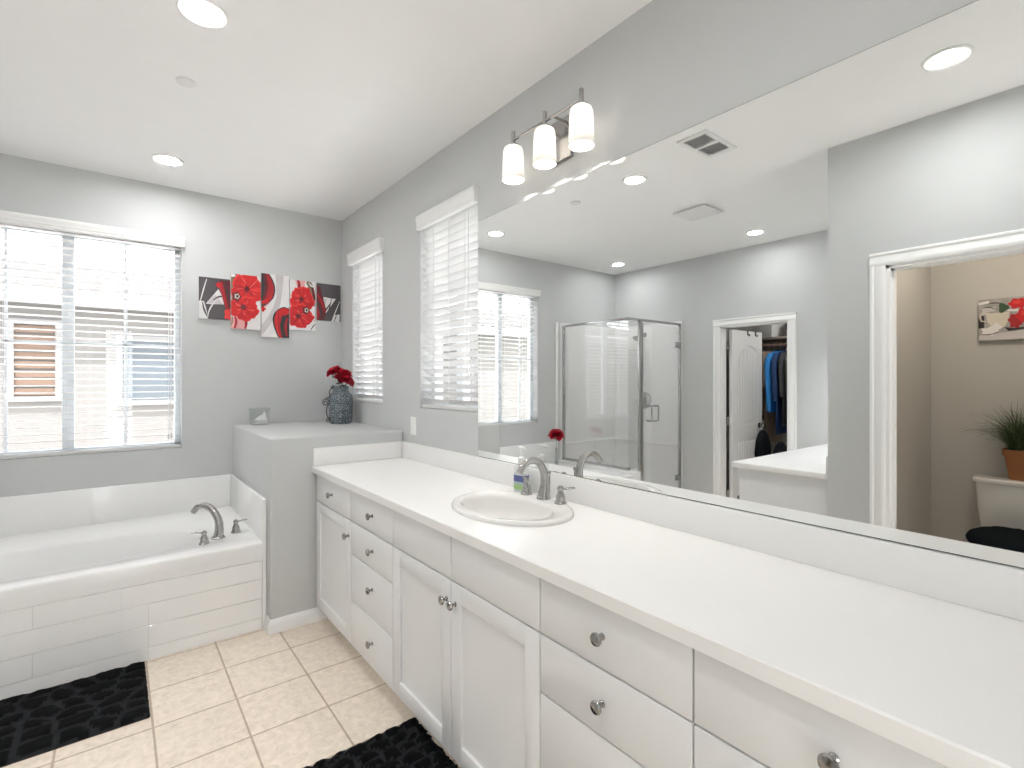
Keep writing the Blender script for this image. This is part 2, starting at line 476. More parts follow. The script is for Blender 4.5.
window('window_1', 'y', YB, WB, -1.742, [('v', -2.03), ('v', -1.45), ('h', 1.67)])
window('window_2', 'x', 0, W1, None, [('v', 3.70), ('h', 1.82)])
window('window_3', 'x', 0, W2, 2.50, [('h', 1.82)])

# ------------------------------------------------------------------ blinds
def blind(label, axis, wall0, a0, a1, z0, z1, pitch, tilt, cords, val, cordspec, plugs, vd):
    """horizontal slat blind hung just in front of the wall plane; out is the direction into the room"""
    r = thing('window_blind', label, 'blind')
    def P(a, d, z): return (a, wall0-d, z) if axis == 'y' else (wall0-d, a, z)
    def bx(b, aa, ab, da, db, za, zb, bev=0):
        return b.box(aa, ab, wall0-db, wall0-da, za, zb, bev) if axis == 'y' else b.box(wall0-db, wall0-da, aa, ab, za, zb, bev)
    # valance with stepped crown profile and returned ends
    v = MB()
    va0, va1, vz0, vz1 = val
    H_ = vz1-vz0; D_ = vd
    prof = [(.001, vz0), (D_*.82, vz0), (D_*.88, vz0+H_*.07), (D_*.88, vz0+H_*.16), (D_*.80, vz0+H_*.20), (D_*.80, vz0+H_*.27), (D_*.90, vz0+H_*.34), (D_*.90, vz0+H_*.6),
            (D_, vz0+H_*.72), (D_, vz1-.004), (D_*.94, vz1), (.001, vz1)]
    if axis == 'y': v.prism([(wall0-d, z) for d, z in prof], va0, va1, 'x')
    else: v.prism([(wall0-d, z) for d, z in prof], va0, va1, 'y')
    v.build('valance', 'valance', r)
    # slats
    s = MB(); dep = .0495; n = int((vz0-z0-.035)/pitch); dc = -.031
    zz = [z0+.045+pitch*i for i in range(n+1)]
    for z in zz:
        pts = []
        for t in (-1, -.5, 0, .5, 1):
            q = t*dep/2; bow = .0022*(1-t*t)
            # q>0 towards the room
            d = dc+q*math.cos(tilt)-bow*math.sin(tilt); hz = z+q*math.sin(tilt)+bow*math.cos(tilt)
            pts.append((d, hz))
        low = [(d, hz-.0026) for d, hz in pts[::-1]]
        poly = pts+low
        if axis == 'y': s.prism([(wall0-d, hz) for d, hz in poly], a0+.004, a1-.004, 'x')
        else: s.prism([(wall0-d, hz) for d, hz in poly], a0+.004, a1-.004, 'y')
    s.build('slats', 'slat', r, angle=50)
    bx(MB(), a0+.004, a1-.004, -.056, -.006, z0, z0+.022, .004).build('bottom_rail', 'slat', r)
    for c in cords:
        b = MB()
        for d in (dc-.0262, dc+.0262): b.tube([P(c, d, z0+.02), P(c, d, vz0+.01)], .0011, 6)
        b.build('ladder_cord', 'cord', r)
    for c in plugs:
        b = MB(); b.lathe([(.002, -.008), (.006, -.006), (.007, -.001), (.004, .002)], 10, M4=T(*P(c, -.020, z0-.001)))
        b.build('cord_plug', 'dark', r)
    for (c, zlow) in cordspec:
        b = MB(); b.tube([P(c, -.001, zlow), P(c, -.001, vz0+.01)], .0014, 6)
        b.lathe([(.001, .0), (.005, -.003), (.0065, -.022), (.005, -.034), (.001, -.036)], 10, M4=T(*P(c, -.001, zlow)))
        b.build('pull_cord', ['cord'], r)
    return r
blind('wide white slat blind over the back wall window above the bathtub', 'y', YB, WB[0], WB[1], .957, 2.38, .0437, math.radians(5),
      [-2.03, -1.742, -1.44, -1.20], (-2.215, -1.122, 2.362, 2.43), [(-1.195, 1.06), (-1.212, 1.055)], [-2.0, -1.77, -1.50, -1.26], .040)
blind('narrow white slat blind on the side wall above the blue jug', 'x', 0, W1[0], W1[1], 1.259, 2.35, .0452, math.radians(40),
      [3.54, 3.85], (3.372, 4.00, 2.352, 2.442), [(3.46, 1.50)], [], .042)
blind('narrow white slat blind on the side wall beside the mirror edge', 'x', 0, W2[0], W2[1], 1.257, 2.36, .0452, math.radians(36),
      [2.33, 2.50, 2.68], (2.1895, 2.838, 2.364, 2.448), [(2.29, 1.475)], [], .032)

# ------------------------------------------------------------------ vanity cabinets
XD = -.575       # door face
def knob(parent, x, y, z, axis=(-1, 0, 0)):
    b = MB()
    q = Vector((0, 0, 1)).rotation_difference(Vector(axis)).to_matrix().to_4x4()
    b.lathe([(.009, 0), (.009, .002), (.0055, .005), (.0052, .012), (.008, .016), (.0155, .020), (.0165, .024), (.0145, .028), (.006, .031), (0, .0315)],
            20, M4=T(x, y, z) @ q)
    return b.build('knob', 'knobm', parent)
def slab(parent, name, y0, y1, z0, z1):
    return MB().box(XD, XD+.019, y0+.0025, y1-.0025, z0+.0025, z1-.0025, .0025).build(name, 'cab', parent)
def shaker(parent, y0, y1, z0, z1, fr=.062):
    y0 += .0025; y1 -= .0025; z0 += .0025; z1 -= .0025
    b = MB()
    b.box(XD, XD+.019, y0, y0+fr, z0, z1, .0015); b.box(XD, XD+.019, y1-fr, y1, z0, z1, .0015)
    b.box(XD, XD+.019, y0+fr-.001, y1-fr+.001, z0, z0+fr, .0015); b.box(XD, XD+.019, y0+fr-.001, y1-fr+.001, z1-fr, z1, .0015)
    b.box(XD+.010, XD+.017, y0+fr-.004, y1-fr+.004, z0+fr-.004, z1-fr+.004)
    return b.build('door', 'cab', parent)
def carcass(parent, y0, y1):
    b = MB()
    b.box(XD+.045, XD+.055, y0+.0005, y1-.0005, .104, .885)          # face frame
    b.box(XD+.055, -.004, y0+.0005, y0+.017, .104, .884); b.box(XD+.055, -.004, y1-.017, y1-.0005, .104, .884)
    b.box(XD+.055, -.004, y0+.017, y1-.017, .104, .120); b.box(-.012, -.004, y0+.017, y1-.017, .120, .884)
    b.box(XD+.075, -.004, y0+.0005, y1-.0005, .0, .104)
    return b.build('body', 'cab', parent)
def cabinet(label, y0, y1):
    r = thing('vanity_cabinet', label, 'cabinet', group='vanity cabinets under the long counter')
    carcass(r, y0, y1); return r
Z1, Z2, Z3, Z4, Z5 = .884, .722, .558, .331, .104
r = cabinet('white vanity cabinet with one drawer over one shaker door beside the grey ledge', 2.482, 3.069)
d = slab(r, 'drawer', 2.484, 3.035, Z2, Z1); knob(d, XD, 2.76, .803)
d = shaker(r, 2.484, 3.035, Z5, Z2); knob(d, XD, 2.513, .640)
r = cabinet('white vanity cabinet of four stacked drawers left of the sink doors', 1.995, 2.482)
for a, c in ((Z2, Z1), (Z3, Z2), (Z4, Z3), (Z5, Z4)):
    d = slab(r, 'drawer', 1.995, 2.482, a, c); knob(d, XD, 2.212, (a+c)/2+(.0 if a != Z4 else .02))
r = cabinet('white sink cabinet with two shaker doors below the washbasin', 1.051, 1.995)
slab(r, 'false_front', 1.523, 1.995, Z2, Z1); slab(r, 'false_front', 1.051, 1.523, Z2, Z1)
d = shaker(r, 1.523, 1.995, Z5, Z2); knob(d, XD, 1.551, .648)
d = shaker(r, 1.051, 1.523, Z5, Z2); knob(d, XD, 1.494, .648)
r = cabinet('white vanity cabinet of wide drawers right of the sink doors', .579, 1.051)
for a, c in ((Z2, Z1), (Z3, Z2), (Z4, Z3), (Z5, Z4)):
    d = slab(r, 'drawer', .579, 1.051, a, c); knob(d, XD, .822, (a+c)/2)
r = cabinet('white vanity cabinet nearest the camera at lower right, under the counter end', -.30, .579)
for a, c in ((Z2, Z1), (Z3, Z2), (Z4, Z3), (Z5, Z4)):
    d = slab(r, 'drawer', .10, .579, a, c); knob(d, XD, .322, (a+c)/2)
MB().box(XD, XD+.019, -.30, .098, .105, .883, .002).build('filler_panel', 'cab', r)

# ------------------------------------------------------------------ countertop with a cut-out for the basin
SX, SY, SA, SB = -.280, 1.56, .282, .208     # basin centre and half axes (y, x)
CT = .921
r = thing('countertop', 'long white countertop with low backsplash running under the mirror', 'countertop')
def counter_slab():
    x0, x1, y0, y1 = -.592, -.0015, -.32, LY-.001
    n = 64
    b = MB()
    # outer loop sampled to the same angles as the inner oval
    def outer(a):
        dx, dy = math.cos(a), math.sin(a)
        ts = []
        if dx > 1e-9: ts.append((x1-SX)/dx)
        if dx < -1e-9: ts.append((x0-SX)/dx)
        if dy > 1e-9: ts.append((y1-SY)/dy)
        if dy < -1e-9: ts.append((y0-SY)/dy)
        t = min(ts); return SX+dx*t, SY+dy*t
    angs = [2*PI*k/n for k in range(n)]
    for cx, cy in ((x0, y0), (x0, y1), (x1, y0), (x1, y1)): angs.append(math.atan2(cy-SY, cx-SX) % (2*PI))
    angs = sorted(set(angs)); n = len(angs)
    zb, zt = CT-.036, CT; e = .004
    O = [outer(a) for a in angs]
    def inn(a): 
        rr = 1/math.sqrt((math.cos(a)/(SB-.03))**2+(math.sin(a)/(SA-.03))**2); return SX+rr*math.cos(a), SY+rr*math.sin(a)
    I = [inn(a) for a in angs]
    def ins(p): return (min(max(p[0], x0+e), x1-e), min(max(p[1], y0+e), y1-e))
    rows = [[(x, y, zb) for x, y in I], [(x, y, zt) for x, y in I], [(*ins(p), zt) for p in O], [(*p, zt-e) for p in O], [(*p, zb) for p in O], [(x, y, zb) for x, y in I]]
    b.rings(rows, cap0=False, cap1=False)
    return b
counter_slab().build('worktop', 'counter', r, angle=30)
MB().box(-.021, -.0015, -.32, LY-.0015, CT+.0005, 1.026, .002).build('backsplash', 'counter', r)
MB().box(-.585, -.0215, LY-.021, LY-.0015, CT+.0005, 1.026, .002).build('side_splash', 'counter', r)

# ------------------------------------------------------------------ basin
r = thing('washbasin', 'white oval drop-in washbasin set in the long counter', 'sink', (SX, SY, CT))
prof = [(1.0, .0005), (1.0, .008), (.985, .014), (.955, .017), (.92, .016)]
rings = []
n = 64
def oval(k, z, ox=0.0, sq=1.0, sy=1.0):
    return [Vector((ox+SB*k*sq*math.cos(2*PI*i/n), SA*k*sy*math.sin(2*PI*i/n), z)) for i in range(n)]
for k, z in prof: rings.append(oval(k, z))
# bowl opening is shifted to the front, leaving a faucet deck at the back
for k, z, ox in ((.80, .015, -.022), (.775, .010, -.024), (.755, -.004, -.024), (.72, -.04, -.024), (.62, -.085, -.022), (.45, -.118, -.02), (.22, -.132, -.018), (.10, -.135, -.018)):
    rings.append(oval(k, z, ox, .93, 1.0))
outer_under = [oval(.84, .0003), oval(.81, -.012), oval(.78, -.05, -.02, .95), oval(.64, -.10, -.02, .95), oval(.12, -.15, -.018)]
b = MB(); b.rings([o for o in outer_under[::-1]]+rings, cap0=True, cap1=True)
b.build('bowl', 'sinkp', r, angle=50)
b = MB(); b.lathe([(.021, -.1345), (.021, -.131), (.016, -.130), (.012, -.132), (0, -.132)], 20, M4=T(-.018, 0, 0))
b.build('drain', 'nickel', r)

# ------------------------------------------------------------------ basin faucet: gooseneck spout and two lever handles
def smooth_path(ctrl, n=10):
    pts = []
    c = [Vector(p) for p in ctrl]
    c = [c[0]*2-c[1]]+c+[c[-1]*2-c[-2]]
    for i in range(1, len(c)-2):
        for k in range(n):
            t = k/n
            p = .5*((2*c[i])+(-c[i-1]+c[i+1])*t+(2*c[i-1]-5*c[i]+4*c[i+1]-c[i+2])*t*t+(-c[i-1]+3*c[i]-3*c[i+1]+c[i+2])*t**3)
            pts.append(p)
    pts.append(c[-2]); return pts
def lerp_list(vals, n):
    out = []
    for i in range(n):
        t = i/(n-1)*(len(vals)-1); k = min(int(t), len(vals)-2); out.append(vals[k]+(vals[k+1]-vals[k])*(t-k))
    return out
def handle_part(parent, x, y, z, ang, lever=.058, h=.07):
    b = MB()
    b.lathe([(.026, 0), (.026, .004), (.022, .009), (.0195, .016), (.0205, .022), (.018, .032), (.0125, .045), (.0105, .052), (.013, .056), (.0145, .060), (.012, .068), (.006, .072), (0, .0725)],
            24, M4=T(x, y, z) @ Matrix.Scale(h/.0725, 4))
    o = b.build('handle', 'nickel', parent)
    c = MB(); dx, dy = math.cos(ang), math.sin(ang)
    pts = smooth_path([(x, y, z+h*.80), (x+dx*lever*.4, y+dy*lever*.4, z+h*.86), (x+dx*lever*.8, y+dy*lever*.8, z+h*.92), (x+dx*lever, y+dy*lever, z+h*.93)], 5)
    c.tube(pts, lerp_list([.0075, .006, .0075, .0085, .004], len(pts)), 12, flat=.65)
    c.build('lever', 'nickel', o)
    return o
DZ = CT+.0165
r = thing('basin_faucet', 'brushed nickel two-handle arched faucet behind the washbasin', 'faucet', (-.112, 1.552, DZ))
b = MB()
b.lathe([(.030, 0), (.030, .004), (.026, .010), (.024, .018)], 28)
pts = smooth_path([(0, 0, .012), (.006, 0, .055), (.002, 0, .105), (-.025, 0, .150), (-.068, 0, .163), (-.108, 0, .148), (-.130, 0, .118)], 9)
b.tube(pts, lerp_list([.025, .019, .0165, .0155, .0145, .0138, .0140], len(pts)), 20)
b.build('spout', 'nickel', r)
b = MB(); b.tube([(.033, 0, .0), (.033, 0, .10)], .0028, 10); b.lathe([(.003, 0), (.0065, .003), (.0065, .010), (.003, .013)], 12, M4=T(.033, 0, .098))
b.build('lift_rod', 'nickel', r)
handle_part(r, -.004, .106, 0, math.radians(65), .05)
handle_part(r, -.004, -.104, 0, math.radians(-62), .06)

# ------------------------------------------------------------------ soap dispenser
r = thing('soap_bottle', 'clear pump soap bottle with blue and green label behind the basin', 'soap dispenser', (-.068, 1.752, CT+.0005), math.radians(8))
def rrect(hx, hy, z, n=32, p=4):
    out = []
    for i in range(n):
        a = 2*PI*i/n; c, s_ = math.cos(a), math.sin(a)
        out.append(Vector((hx*math.copysign(abs(c)**(2/p), c), hy*math.copysign(abs(s_)**(2/p), s_), z)))
    return out
b = MB(); b.rings([rrect(.018, .030, 0), rrect(.022, .034, .004), rrect(.022, .034, .10), rrect(.020, .030, .118), rrect(.013, .016, .130), rrect(.012, .012, .140, p=2)])
b.build('bottle', 'clear', r)
b = MB(); b.rings([rrect(.0195, .0315, .003), rrect(.0195, .0315, .088)]); b.build('liquid', 'soap', r)
b = MB()
b.rings([rrect(.0228, .0348, .052), rrect(.0228, .0348, .080)], cap0=False, cap1=False, mi=0)
b.rings([rrect(.0228, .0348, .018), rrect(.0228, .0348, .038)], cap0=False, cap1=False, mi=1)
b.rings([rrect(.0228, .0348, .038), rrect(.0228, .0348, .052)], cap0=False, cap1=False, mi=2)
b.build('label', ['soapblue', 'soapgreen', 'soapgrey'], r)
b = MB()
b.lathe([(.0135, .136), (.0145, .140), (.0145, .156), (.010, .160), (.005, .162), (.005, .190), (.011, .192), (.012, .203), (.009, .207), (0, .208)], 20)
b.tube([(0, 0, .200), (-.006, -.022, .201), (-.010, -.038, .197)], [.007, .006, .0045], 10)
b.build('pump', 'whiteplastic', r)

# ------------------------------------------------------------------ mirror
r = thing('wall_mirror', 'large frameless mirror above the long counter', 'mirror')
MB().box(-.0052, -.0008, -.32, 2.187, 1.0285, 2.262).build('backing', 'mirror_edge', r)
MB().add([(-.0058, -.319, 1.0297), (-.0058, 2.186, 1.0297), (-.0058, 2.186, 2.2608), (-.0058, -.319, 2.2608)], [(0, 1, 2, 3)]).build('glass', 'mirror', r)

# ------------------------------------------------------------------ vanity light
def vanity_light(label, loc, rotz=0, bulb='bulb'):
    r = thing('vanity_light', label, 'wall light', loc, rotz)
    MB().box(-.022, -.0005, -.072, .072, -.045, .13, .003).build('backplate', 'nickel', r)
    b = MB(); b.tube([(-.100, -.217, .100), (-.100, .217, .100)], .0065, 12); b.build('bar', 'nickel', r)
    for s in (-1, 1):
        b = MB(); b.tube([(-.02, s*.050, .100), (-.100, s*.050, .100)], .0055, 10); b.build('arm', 'nickel', r)
    for yy in (-.210, .0, .210):
        b = MB()
        b.lathe([(.0095, .078), (.0095, .137), (.007, .140), (0, .140)], 18, M4=T(-.100, yy, 0))
        b.lathe([(.026, .073), (.026, .078), (.012, .083), (.0095, .088)], 24, M4=T(-.100, yy, 0))
        s = b.build('socket', 'nickel', r)
        b = MB()
        out = [(.010, .0735), (.030, .071), (.040, .063), (.0445, .048), (.046, .02), (.0478, -.03), (.0498, -.065), (.0505, -.080)]
        inn = [(a-.0035, z-.0035) for a, z in out[::-1]]
        inn[0] = (.0470, -.080)
        b.lathe(out+inn, 36, M4=T(-.100, yy, 0)); b.build('shade', 'shade', r, angle=60)
        b = MB(); b.lathe([(.0, -.048), (.012, -.045), (.021, -.037), (.025, -.024), (.022, -.008), (.015, .010), (.011, .028), (.010, .065)], 20, M4=T(-.100, yy, 0))
        b.build('bulb', bulb, s)
    return r
vanity_light('three-shade brushed nickel vanity light above the mirror', (0, 1.56, 2.402))
vanity_light('unseen fill light added on the return wall above the second vanity', (-2.75, YR, 2.36), -PI/2, 'fill_bulb')  # added out of view to brighten the ceiling and far walls

# ------------------------------------------------------------------ switch plate
r = thing('switch_plate', 'white switch plate on the side wall above the counter corner', 'light switch', (0, 2.925, 1.137))
MB().box(-.006, -.0005, -.035, .035, -.057, .057, .002).build('plate', 'plate', r)
MB().box(-.010, -.0055, -.016, .016, -.033, .033, .0015).build('rocker', 'plate', r)

# ------------------------------------------------------------------ recessed lamps, ceiling fittings
def downlight(x, y, label, lens='lens'):
    r = thing('recessed_light', label, 'ceiling light', (x, y, CZ), group='recessed ceiling lights')
    b = MB(); b.lathe([(.0605, -.004), (.076, -.008), (.083, -.005), (.084, -.0005), (.0605, -.0005), (.0605, -.004)], 40); b.build('trim_ring', 'whiteplastic', r)
    b = MB(); b.lathe([(.060, -.0006), (.060, -.0035), (.04, -.0052), (0, -.0058)], 32); b.build('lens', lens, r)
downlight(-1.25, 2.15, 'round recessed ceiling light at the top of the photo left of the sprinkler cover')
downlight(-1.25, 3.72, 'round recessed ceiling light above the bathtub near the back wall')
downlight(-1.245, .53, 'round recessed ceiling light seen at the upper right corner of the mirror')
downlight(-3.08, 2.23, 'round recessed ceiling light in the mirror above the closet door', 'lens3')
downlight(-3.08, 3.82, 'round recessed ceiling light in the mirror above the shower', 'lens3')
downlight(-2.5, .45, 'unseen round ceiling light added inside the toilet room as fill', 'toilet_fill')  # added lamp, lifts the otherwise dark toilet room
downlight(-4.15, 1.85, 'unseen round ceiling light added inside the closet as fill', 'closet_fill')  # added lamp, lights the open closet door and the clothes
r = thing('sprinkler_cover', 'small round white sprinkler cover disc on the ceiling', 'sprinkler cover', (-1.25, 2.70, CZ))
b = MB(); b.lathe([(.040, -.001), (.040, -.006), (.037, -.008), (0, -.0085)], 36); b.build('cover_plate', 'whiteplastic', r)
b = MB(); b.lathe([(.036, -.0003), (.036, -.0012)], 24); b.build('cup', 'dark', r)
r = thing('air_vent', 'white ceiling air vent with grey louvres seen in the mirror', 'air vent', (-1.165, 1.57, CZ))
b = MB(); hx, hy = .165, .092
for x0, x1, y0, y1 in ((-hx, hx, -hy, -hy+.026), (-hx, hx, hy-.026, hy), (-hx, -hx+.03, -hy+.0262, hy-.0262), (hx-.03, hx, -hy+.0262, hy-.0262), (-.012, .012, -hy+.0262, hy-.0262)):
    b.box(x0, x1, y0, y1, -.010, -.0005, .002)
b.build('frame', 'whiteplastic', r)
b = MB()
for k in range(14):
    x = -hx+.036+k*(2*hx-.072)/13
    b.box(-.0075, .0075, -hy+.02, hy-.02, -.0007, .0007, M4=T(x, 0, -.006) @ R(.45, 'Y'))
b.build('louvres', 'grille', r)
MB().box(-hx+.02, hx-.02, -hy+.015, hy-.015, -.0015, -.0005).build('backing', 'grille', r)
r = thing('exhaust_fan', 'flat white square exhaust fan cover on the ceiling seen in the mirror', 'exhaust fan', (-2.16, 2.24, CZ))
MB().box(-.135, .135, -.14, .14, -.020, -.006, .006).build('cover', 'whiteplastic', r)
MB().box(-.115, .115, -.12, .12, -.006, -.0005).build('housing', 'grille', r)

# ------------------------------------------------------------------ bathtub with skirted apron
TX0, TX1, TY0 = -2.512, -.8325, 3.156
r = thing('bathtub', 'white alcove bathtub with panelled apron under the back window', 'bathtub')
def tub_deck():
    b = MB(); n = 72; z = .5
    cx, cy, a, c = -1.76, 3.56, .67, .29
    def se(th, k, kk=1.0, p=2.6):
        co, si = math.cos(th), math.sin(th)
        rr = (abs(co/(a*k))**p+abs(si/(c*kk))**p)**(-1/p)
        return cx+rr*co, cy+rr*si
    x0, x1, y0, y1 = TX0+.001, TX1, TY0, YB-.004
    def outer(th):
        dx, dy = math.cos(th), math.sin(th); ts = []
        if dx > 1e-9: ts.append((x1-cx)/dx)
        if dx < -1e-9: ts.append((x0-cx)/dx)
        if dy > 1e-9: ts.append((y1-cy)/dy)
        if dy < -1e-9: ts.append((y0-cy)/dy)
        t = min(ts); return cx+dx*t, cy+dy*t
    angs = [2*PI*k/n for k in range(n)]
    for px_, py_ in ((x0, y0), (x0, y1), (x1, y0), (x1, y1)): angs.append(math.atan2(py_-cy, px_-cx) % (2*PI))
    angs = sorted(set(angs))
    O = [outer(t) for t in angs]; e = .018
    def ins(p, q): return (p[0], max(p[1], y0+q))
    rows = [[(*p, .43) for p in O], [(*p, z-e) for p in O]]
    for k in range(1, 5):
        t = k/4*PI/2; rows.append([(*ins(p, e*(1-math.cos(t))), z-e+e*math.sin(t)) for p in O])
    for k, kk, zz in ((1.0, 1.0, z), (.985, .965, z-.006), (.972, .94, z-.022), (.95, .90, z-.07), (.91, .84, z-.17), (.86, .76, z-.28), (.78, .66, z-.335), (.6, .45, z-.35), (.2, .15, z-.355)):
        rows.append([(*se(t, k, kk), zz) for t in angs])
    b.rings(rows, cap0=False, cap1=True)
    return b
tub_deck().build('basin', 'acryl', r, angle=40)
# apron: narrow moulded courses with shallow joints
b = MB(); yA = TY0+.002
b.box(TX0+.002, TX1, yA+.007, yA+.03, 0, .46)
rows = [(.0, .064), (.066, .176), (.178, .287), (.289, .392), (.394, .470)]
cols = [TX0+.004, -2.30, -2.05, -1.812, -1.686, -1.478, -1.37, -1.10, -.855]
for i, (z0, z1) in enumerate(rows):
    if i == 4: b.box(TX0+.002, TX1, yA+.0003, yA+.012, z0, z1+.012, .0015, seg=1); continue
    js = [TX0+.004] + {0: [-2.15, -1.37], 1: [-1.80, -1.478, -1.37], 2: [-2.15, -1.478, -1.37], 3: [-1.80, -1.478]}[i] + [TX1-.012]
    for a, c in zip(js[:-1], js[1:]): b.box(a+.0004, c-.0004, yA+.0003, yA+.012, z0+.0006, z1-.0006, .0012, seg=1)
b.build('apron', 'acryl', r, angle=30)
b = MB()
b.box(-2.468, TX1, YB-.020, YB-.0015, .498, .735, .006)
b.build('back_splash', 'acryl', r)
b = MB()
b.box(TX1-.006, -.8165, TY0-.003, YB-.021, .0, .742, .006)
b.build('side_splash', 'acryl', r)

# tub filler: broad arched spout on the corner deck with two lever handles
r = thing('tub_faucet', 'brushed nickel arched tub filler with two lever handles on the tub corner', 'faucet', (-1.028, 3.396, .5005))
b = MB()
b.lathe([(.036, 0), (.036, .004), (.032, .008), (.030, .012)], 28)
dx, dy = -.585, .81
pts = smooth_path([(0, 0, .006), (-.008*dx, -.008*dy, .055), (0, 0, .11), (.045*dx, .045*dy, .165), (.10*dx, .10*dy, .185), (.15*dx, .15*dy, .172), (.185*dx, .185*dy, .140)], 9)
b.tube(pts, lerp_list([.030, .026, .024, .0215, .019, .018, .0165], len(pts)), 20, flat=.9)
b.build('spout', 'nickel', r)
handle_part(r, -.080, -.077, 0, math.radians(170), .062, .075)
handle_part(r, .103, .060, 0, math.radians(-12), .062, .078)

# ------------------------------------------------------------------ bath mats
def pebble(u, v, s, seed):
    """distance to nearest jittered cell centre, 0 at centre"""
    rnd = random.Random
    best = 9; sec = 9
    iu, iv = int(u*s), int(v*s)
    for a in range(iu-1, iu+2):
        for c in range(iv-1, iv+2):
            q = rnd(a*7919+c*104729+seed); px_, py_ = a+q.random()*.8+.1, c+q.random()*.8+.1
            d = math.hypot(u*s-px_, v*s-py_)
            if d < best: best, sec = d, best
            elif d < sec: sec = d
    return best, sec
def bath_mat(name, label, x0, x1, y0, y1, h, s, seed, jag):
    r = thing(name, label, 'bath mat', ((x0+x1)/2, (y0+y1)/2, 0))
    w_, l_ = (x1-x0)/2, (y1-y0)/2
    nu, nv = int((x1-x0)/.011), int((y1-y0)/.011)
    rr = random.Random(seed)
    cache = {}
    def val(u, v):
        d1, d2 = pebble(u*(x1-x0)+5, v*(y1-y0)*1.25+5, s, seed); return d2-d1
    def fn(u, v):
        e = min(u, 1-u)*2*w_; e2 = min(v, 1-v)*2*l_; ed = min(e, e2)
        t = min(1, max(0, val(u, v)/.35))
        hh = h*(.35+.65*t) + rr.uniform(-.0015, .0015)
        hh *= min(1, .12+ed/.018)
        jx = rr.uniform(-jag, jag) if ed < 1e-6 else 0
        jy = rr.uniform(-jag, jag) if ed < 1e-6 else 0
        return Vector((-w_+u*2*w_+jx, -l_+v*2*l_+jy, hh+.004))
    b = MB(); b.grid(fn, nu, nv, mfn=lambda u, v: 1 if val(u, v) < .16 else 0)
    b.build('pile', ['matdark', 'matpale'], r, angle=80)
    MB().box(-w_+.002, w_-.002, -l_+.001, l_-.002, .0008, .004).build('backing', 'matedge', r)
    return r
bath_mat('bath_mat', 'black pebble-pattern bath mat lying against the tub apron', -2.25, -1.386, 2.615, 3.150, .016, 9.0, 3, .001)
bath_mat('bath_mat', 'black shaggy bath mat lying under the sink cabinet doors', -1.10, -.515, 1.05, 1.91, .026, 14.0, 11, .007)

# ------------------------------------------------------------------ wall art: five canvases
def clip(poly, x0, x1, y0, y1):
    def cut(P, f, inter):
        out = []
        for i in range(len(P)):
            a, b_ = P[i-1], P[i]
            fa, fb = f(a), f(b_)
            if fb >= 0:
                if fa < 0: out.append(inter(a, b_, fa, fb))
                out.append(b_)
            elif fa >= 0: out.append(inter(a, b_, fa, fb))
        return out
    def it(a, b_, fa, fb):
        t = fa/(fa-fb); return (a[0]+(b_[0]-a[0])*t, a[1]+(b_[1]-a[1])*t)
    for f in (lambda p: p[0]-x0, lambda p: x1-p[0], lambda p: p[1]-y0, lambda p: y1-p[1]):
        if len(poly) >= 3: poly = cut(poly, f, it)
    out = []
    for q in poly:
        if not out or math.hypot(q[0]-out[-1][0], q[1]-out[-1][1]) > 1e-4: out.append(q)
    return out if len(out) >= 3 else []
def blob(cx, cy, rx, ry, n=40, lobes=6, amp=.12, ph=0.0, rag=0.0):
    def k_(t): return 1+amp*math.cos(lobes*t+ph)+rag*(math.cos(3*t+ph*2.3)+.7*math.cos(11*t+ph*1.7)+.5*math.cos(17*t+ph))
    return [(cx+rx*k_(t)*math.cos(t), cy+ry*k_(t)*math.sin(t)) for t in [2*PI*k/n for k in range(n)]]
def stroke(pts, wd):
    p = [Vector((a, c)) for a, c in pts]; L_, R_ = [], []
    for i in range(len(p)):
        t = (p[min(i+1, len(p)-1)]-p[max(i-1, 0)]).normalized(); nn = Vector((-t.y, t.x))
        k = wd*(1-abs(2*i/(len(p)-1)-1)*.5)
        L_.append(tuple(p[i]+nn*k)); R_.append(tuple(p[i]-nn*k))
    return L_+R_[::-1]
def curve(a, c, e, n=12):
    return [((1-t)**2*a[0]+2*t*(1-t)*c[0]+t*t*e[0], (1-t)**2*a[1]+2*t*(1-t)*c[1]+t*t*e[1]) for t in [k/n for k in range(n+1)]]
def arc_fan(parts, mats):
    return parts
def canvas(name, label, cat, group, x0, x1, z0, z1, layers, P, thick=.022, names=None):
    """P(u,w,depth)->point: u along the panel 0..1, w up 0..1, depth out from the wall"""
    r = thing(name, label, cat, (0, 0, 0), 0, group)
    b = MB()
    W = x1-x0; H = z1-z0
    vs = [P(x0+W*i, z0+H*j, d) for d in (.002, thick) for (i, j) in ((0, 0), (1, 0), (1, 1), (0, 1))]
    b.add(vs, [(0, 1, 2, 3), (4, 5, 6, 7), (0, 1, 5, 4), (1, 2, 6, 5), (2, 3, 7, 6), (3, 0, 4, 7)])
    b.build('canvas_frame', names[0] if names else 'canvas', r, angle=20)
    mats = []; p = MB()
    for k, (m, poly) in enumerate(layers):
        if m not in mats: mats.append(m)
        q = clip(poly, 0, 1, 0, 1)
        if not q: continue
        dd = thick+.0003+.00012*k
        c = (sum(a for a, _ in q)/len(q), sum(e for _, e in q)/len(q))
        p.add([P(x0+W*a, z0+H*e, dd) for a, e in q], [list(range(len(q)))], mats.index(m))
    me = bpy.data.meshes.new('print')
    me.from_pydata(p.v, [], p.f)
    for m in mats: me.materials.append(M[m])
    me.polygons.foreach_set('material_index', p.mi)
    o = bpy.data.objects.new('print', me); COL.objects.link(o); o.parent = r
    return r
FULL = [(0, 0), (1, 0), (1, 1), (0, 1)]
PB = lambda x, z, d: (x, YB-d, z)
G = 'five-panel red flower canvas set'
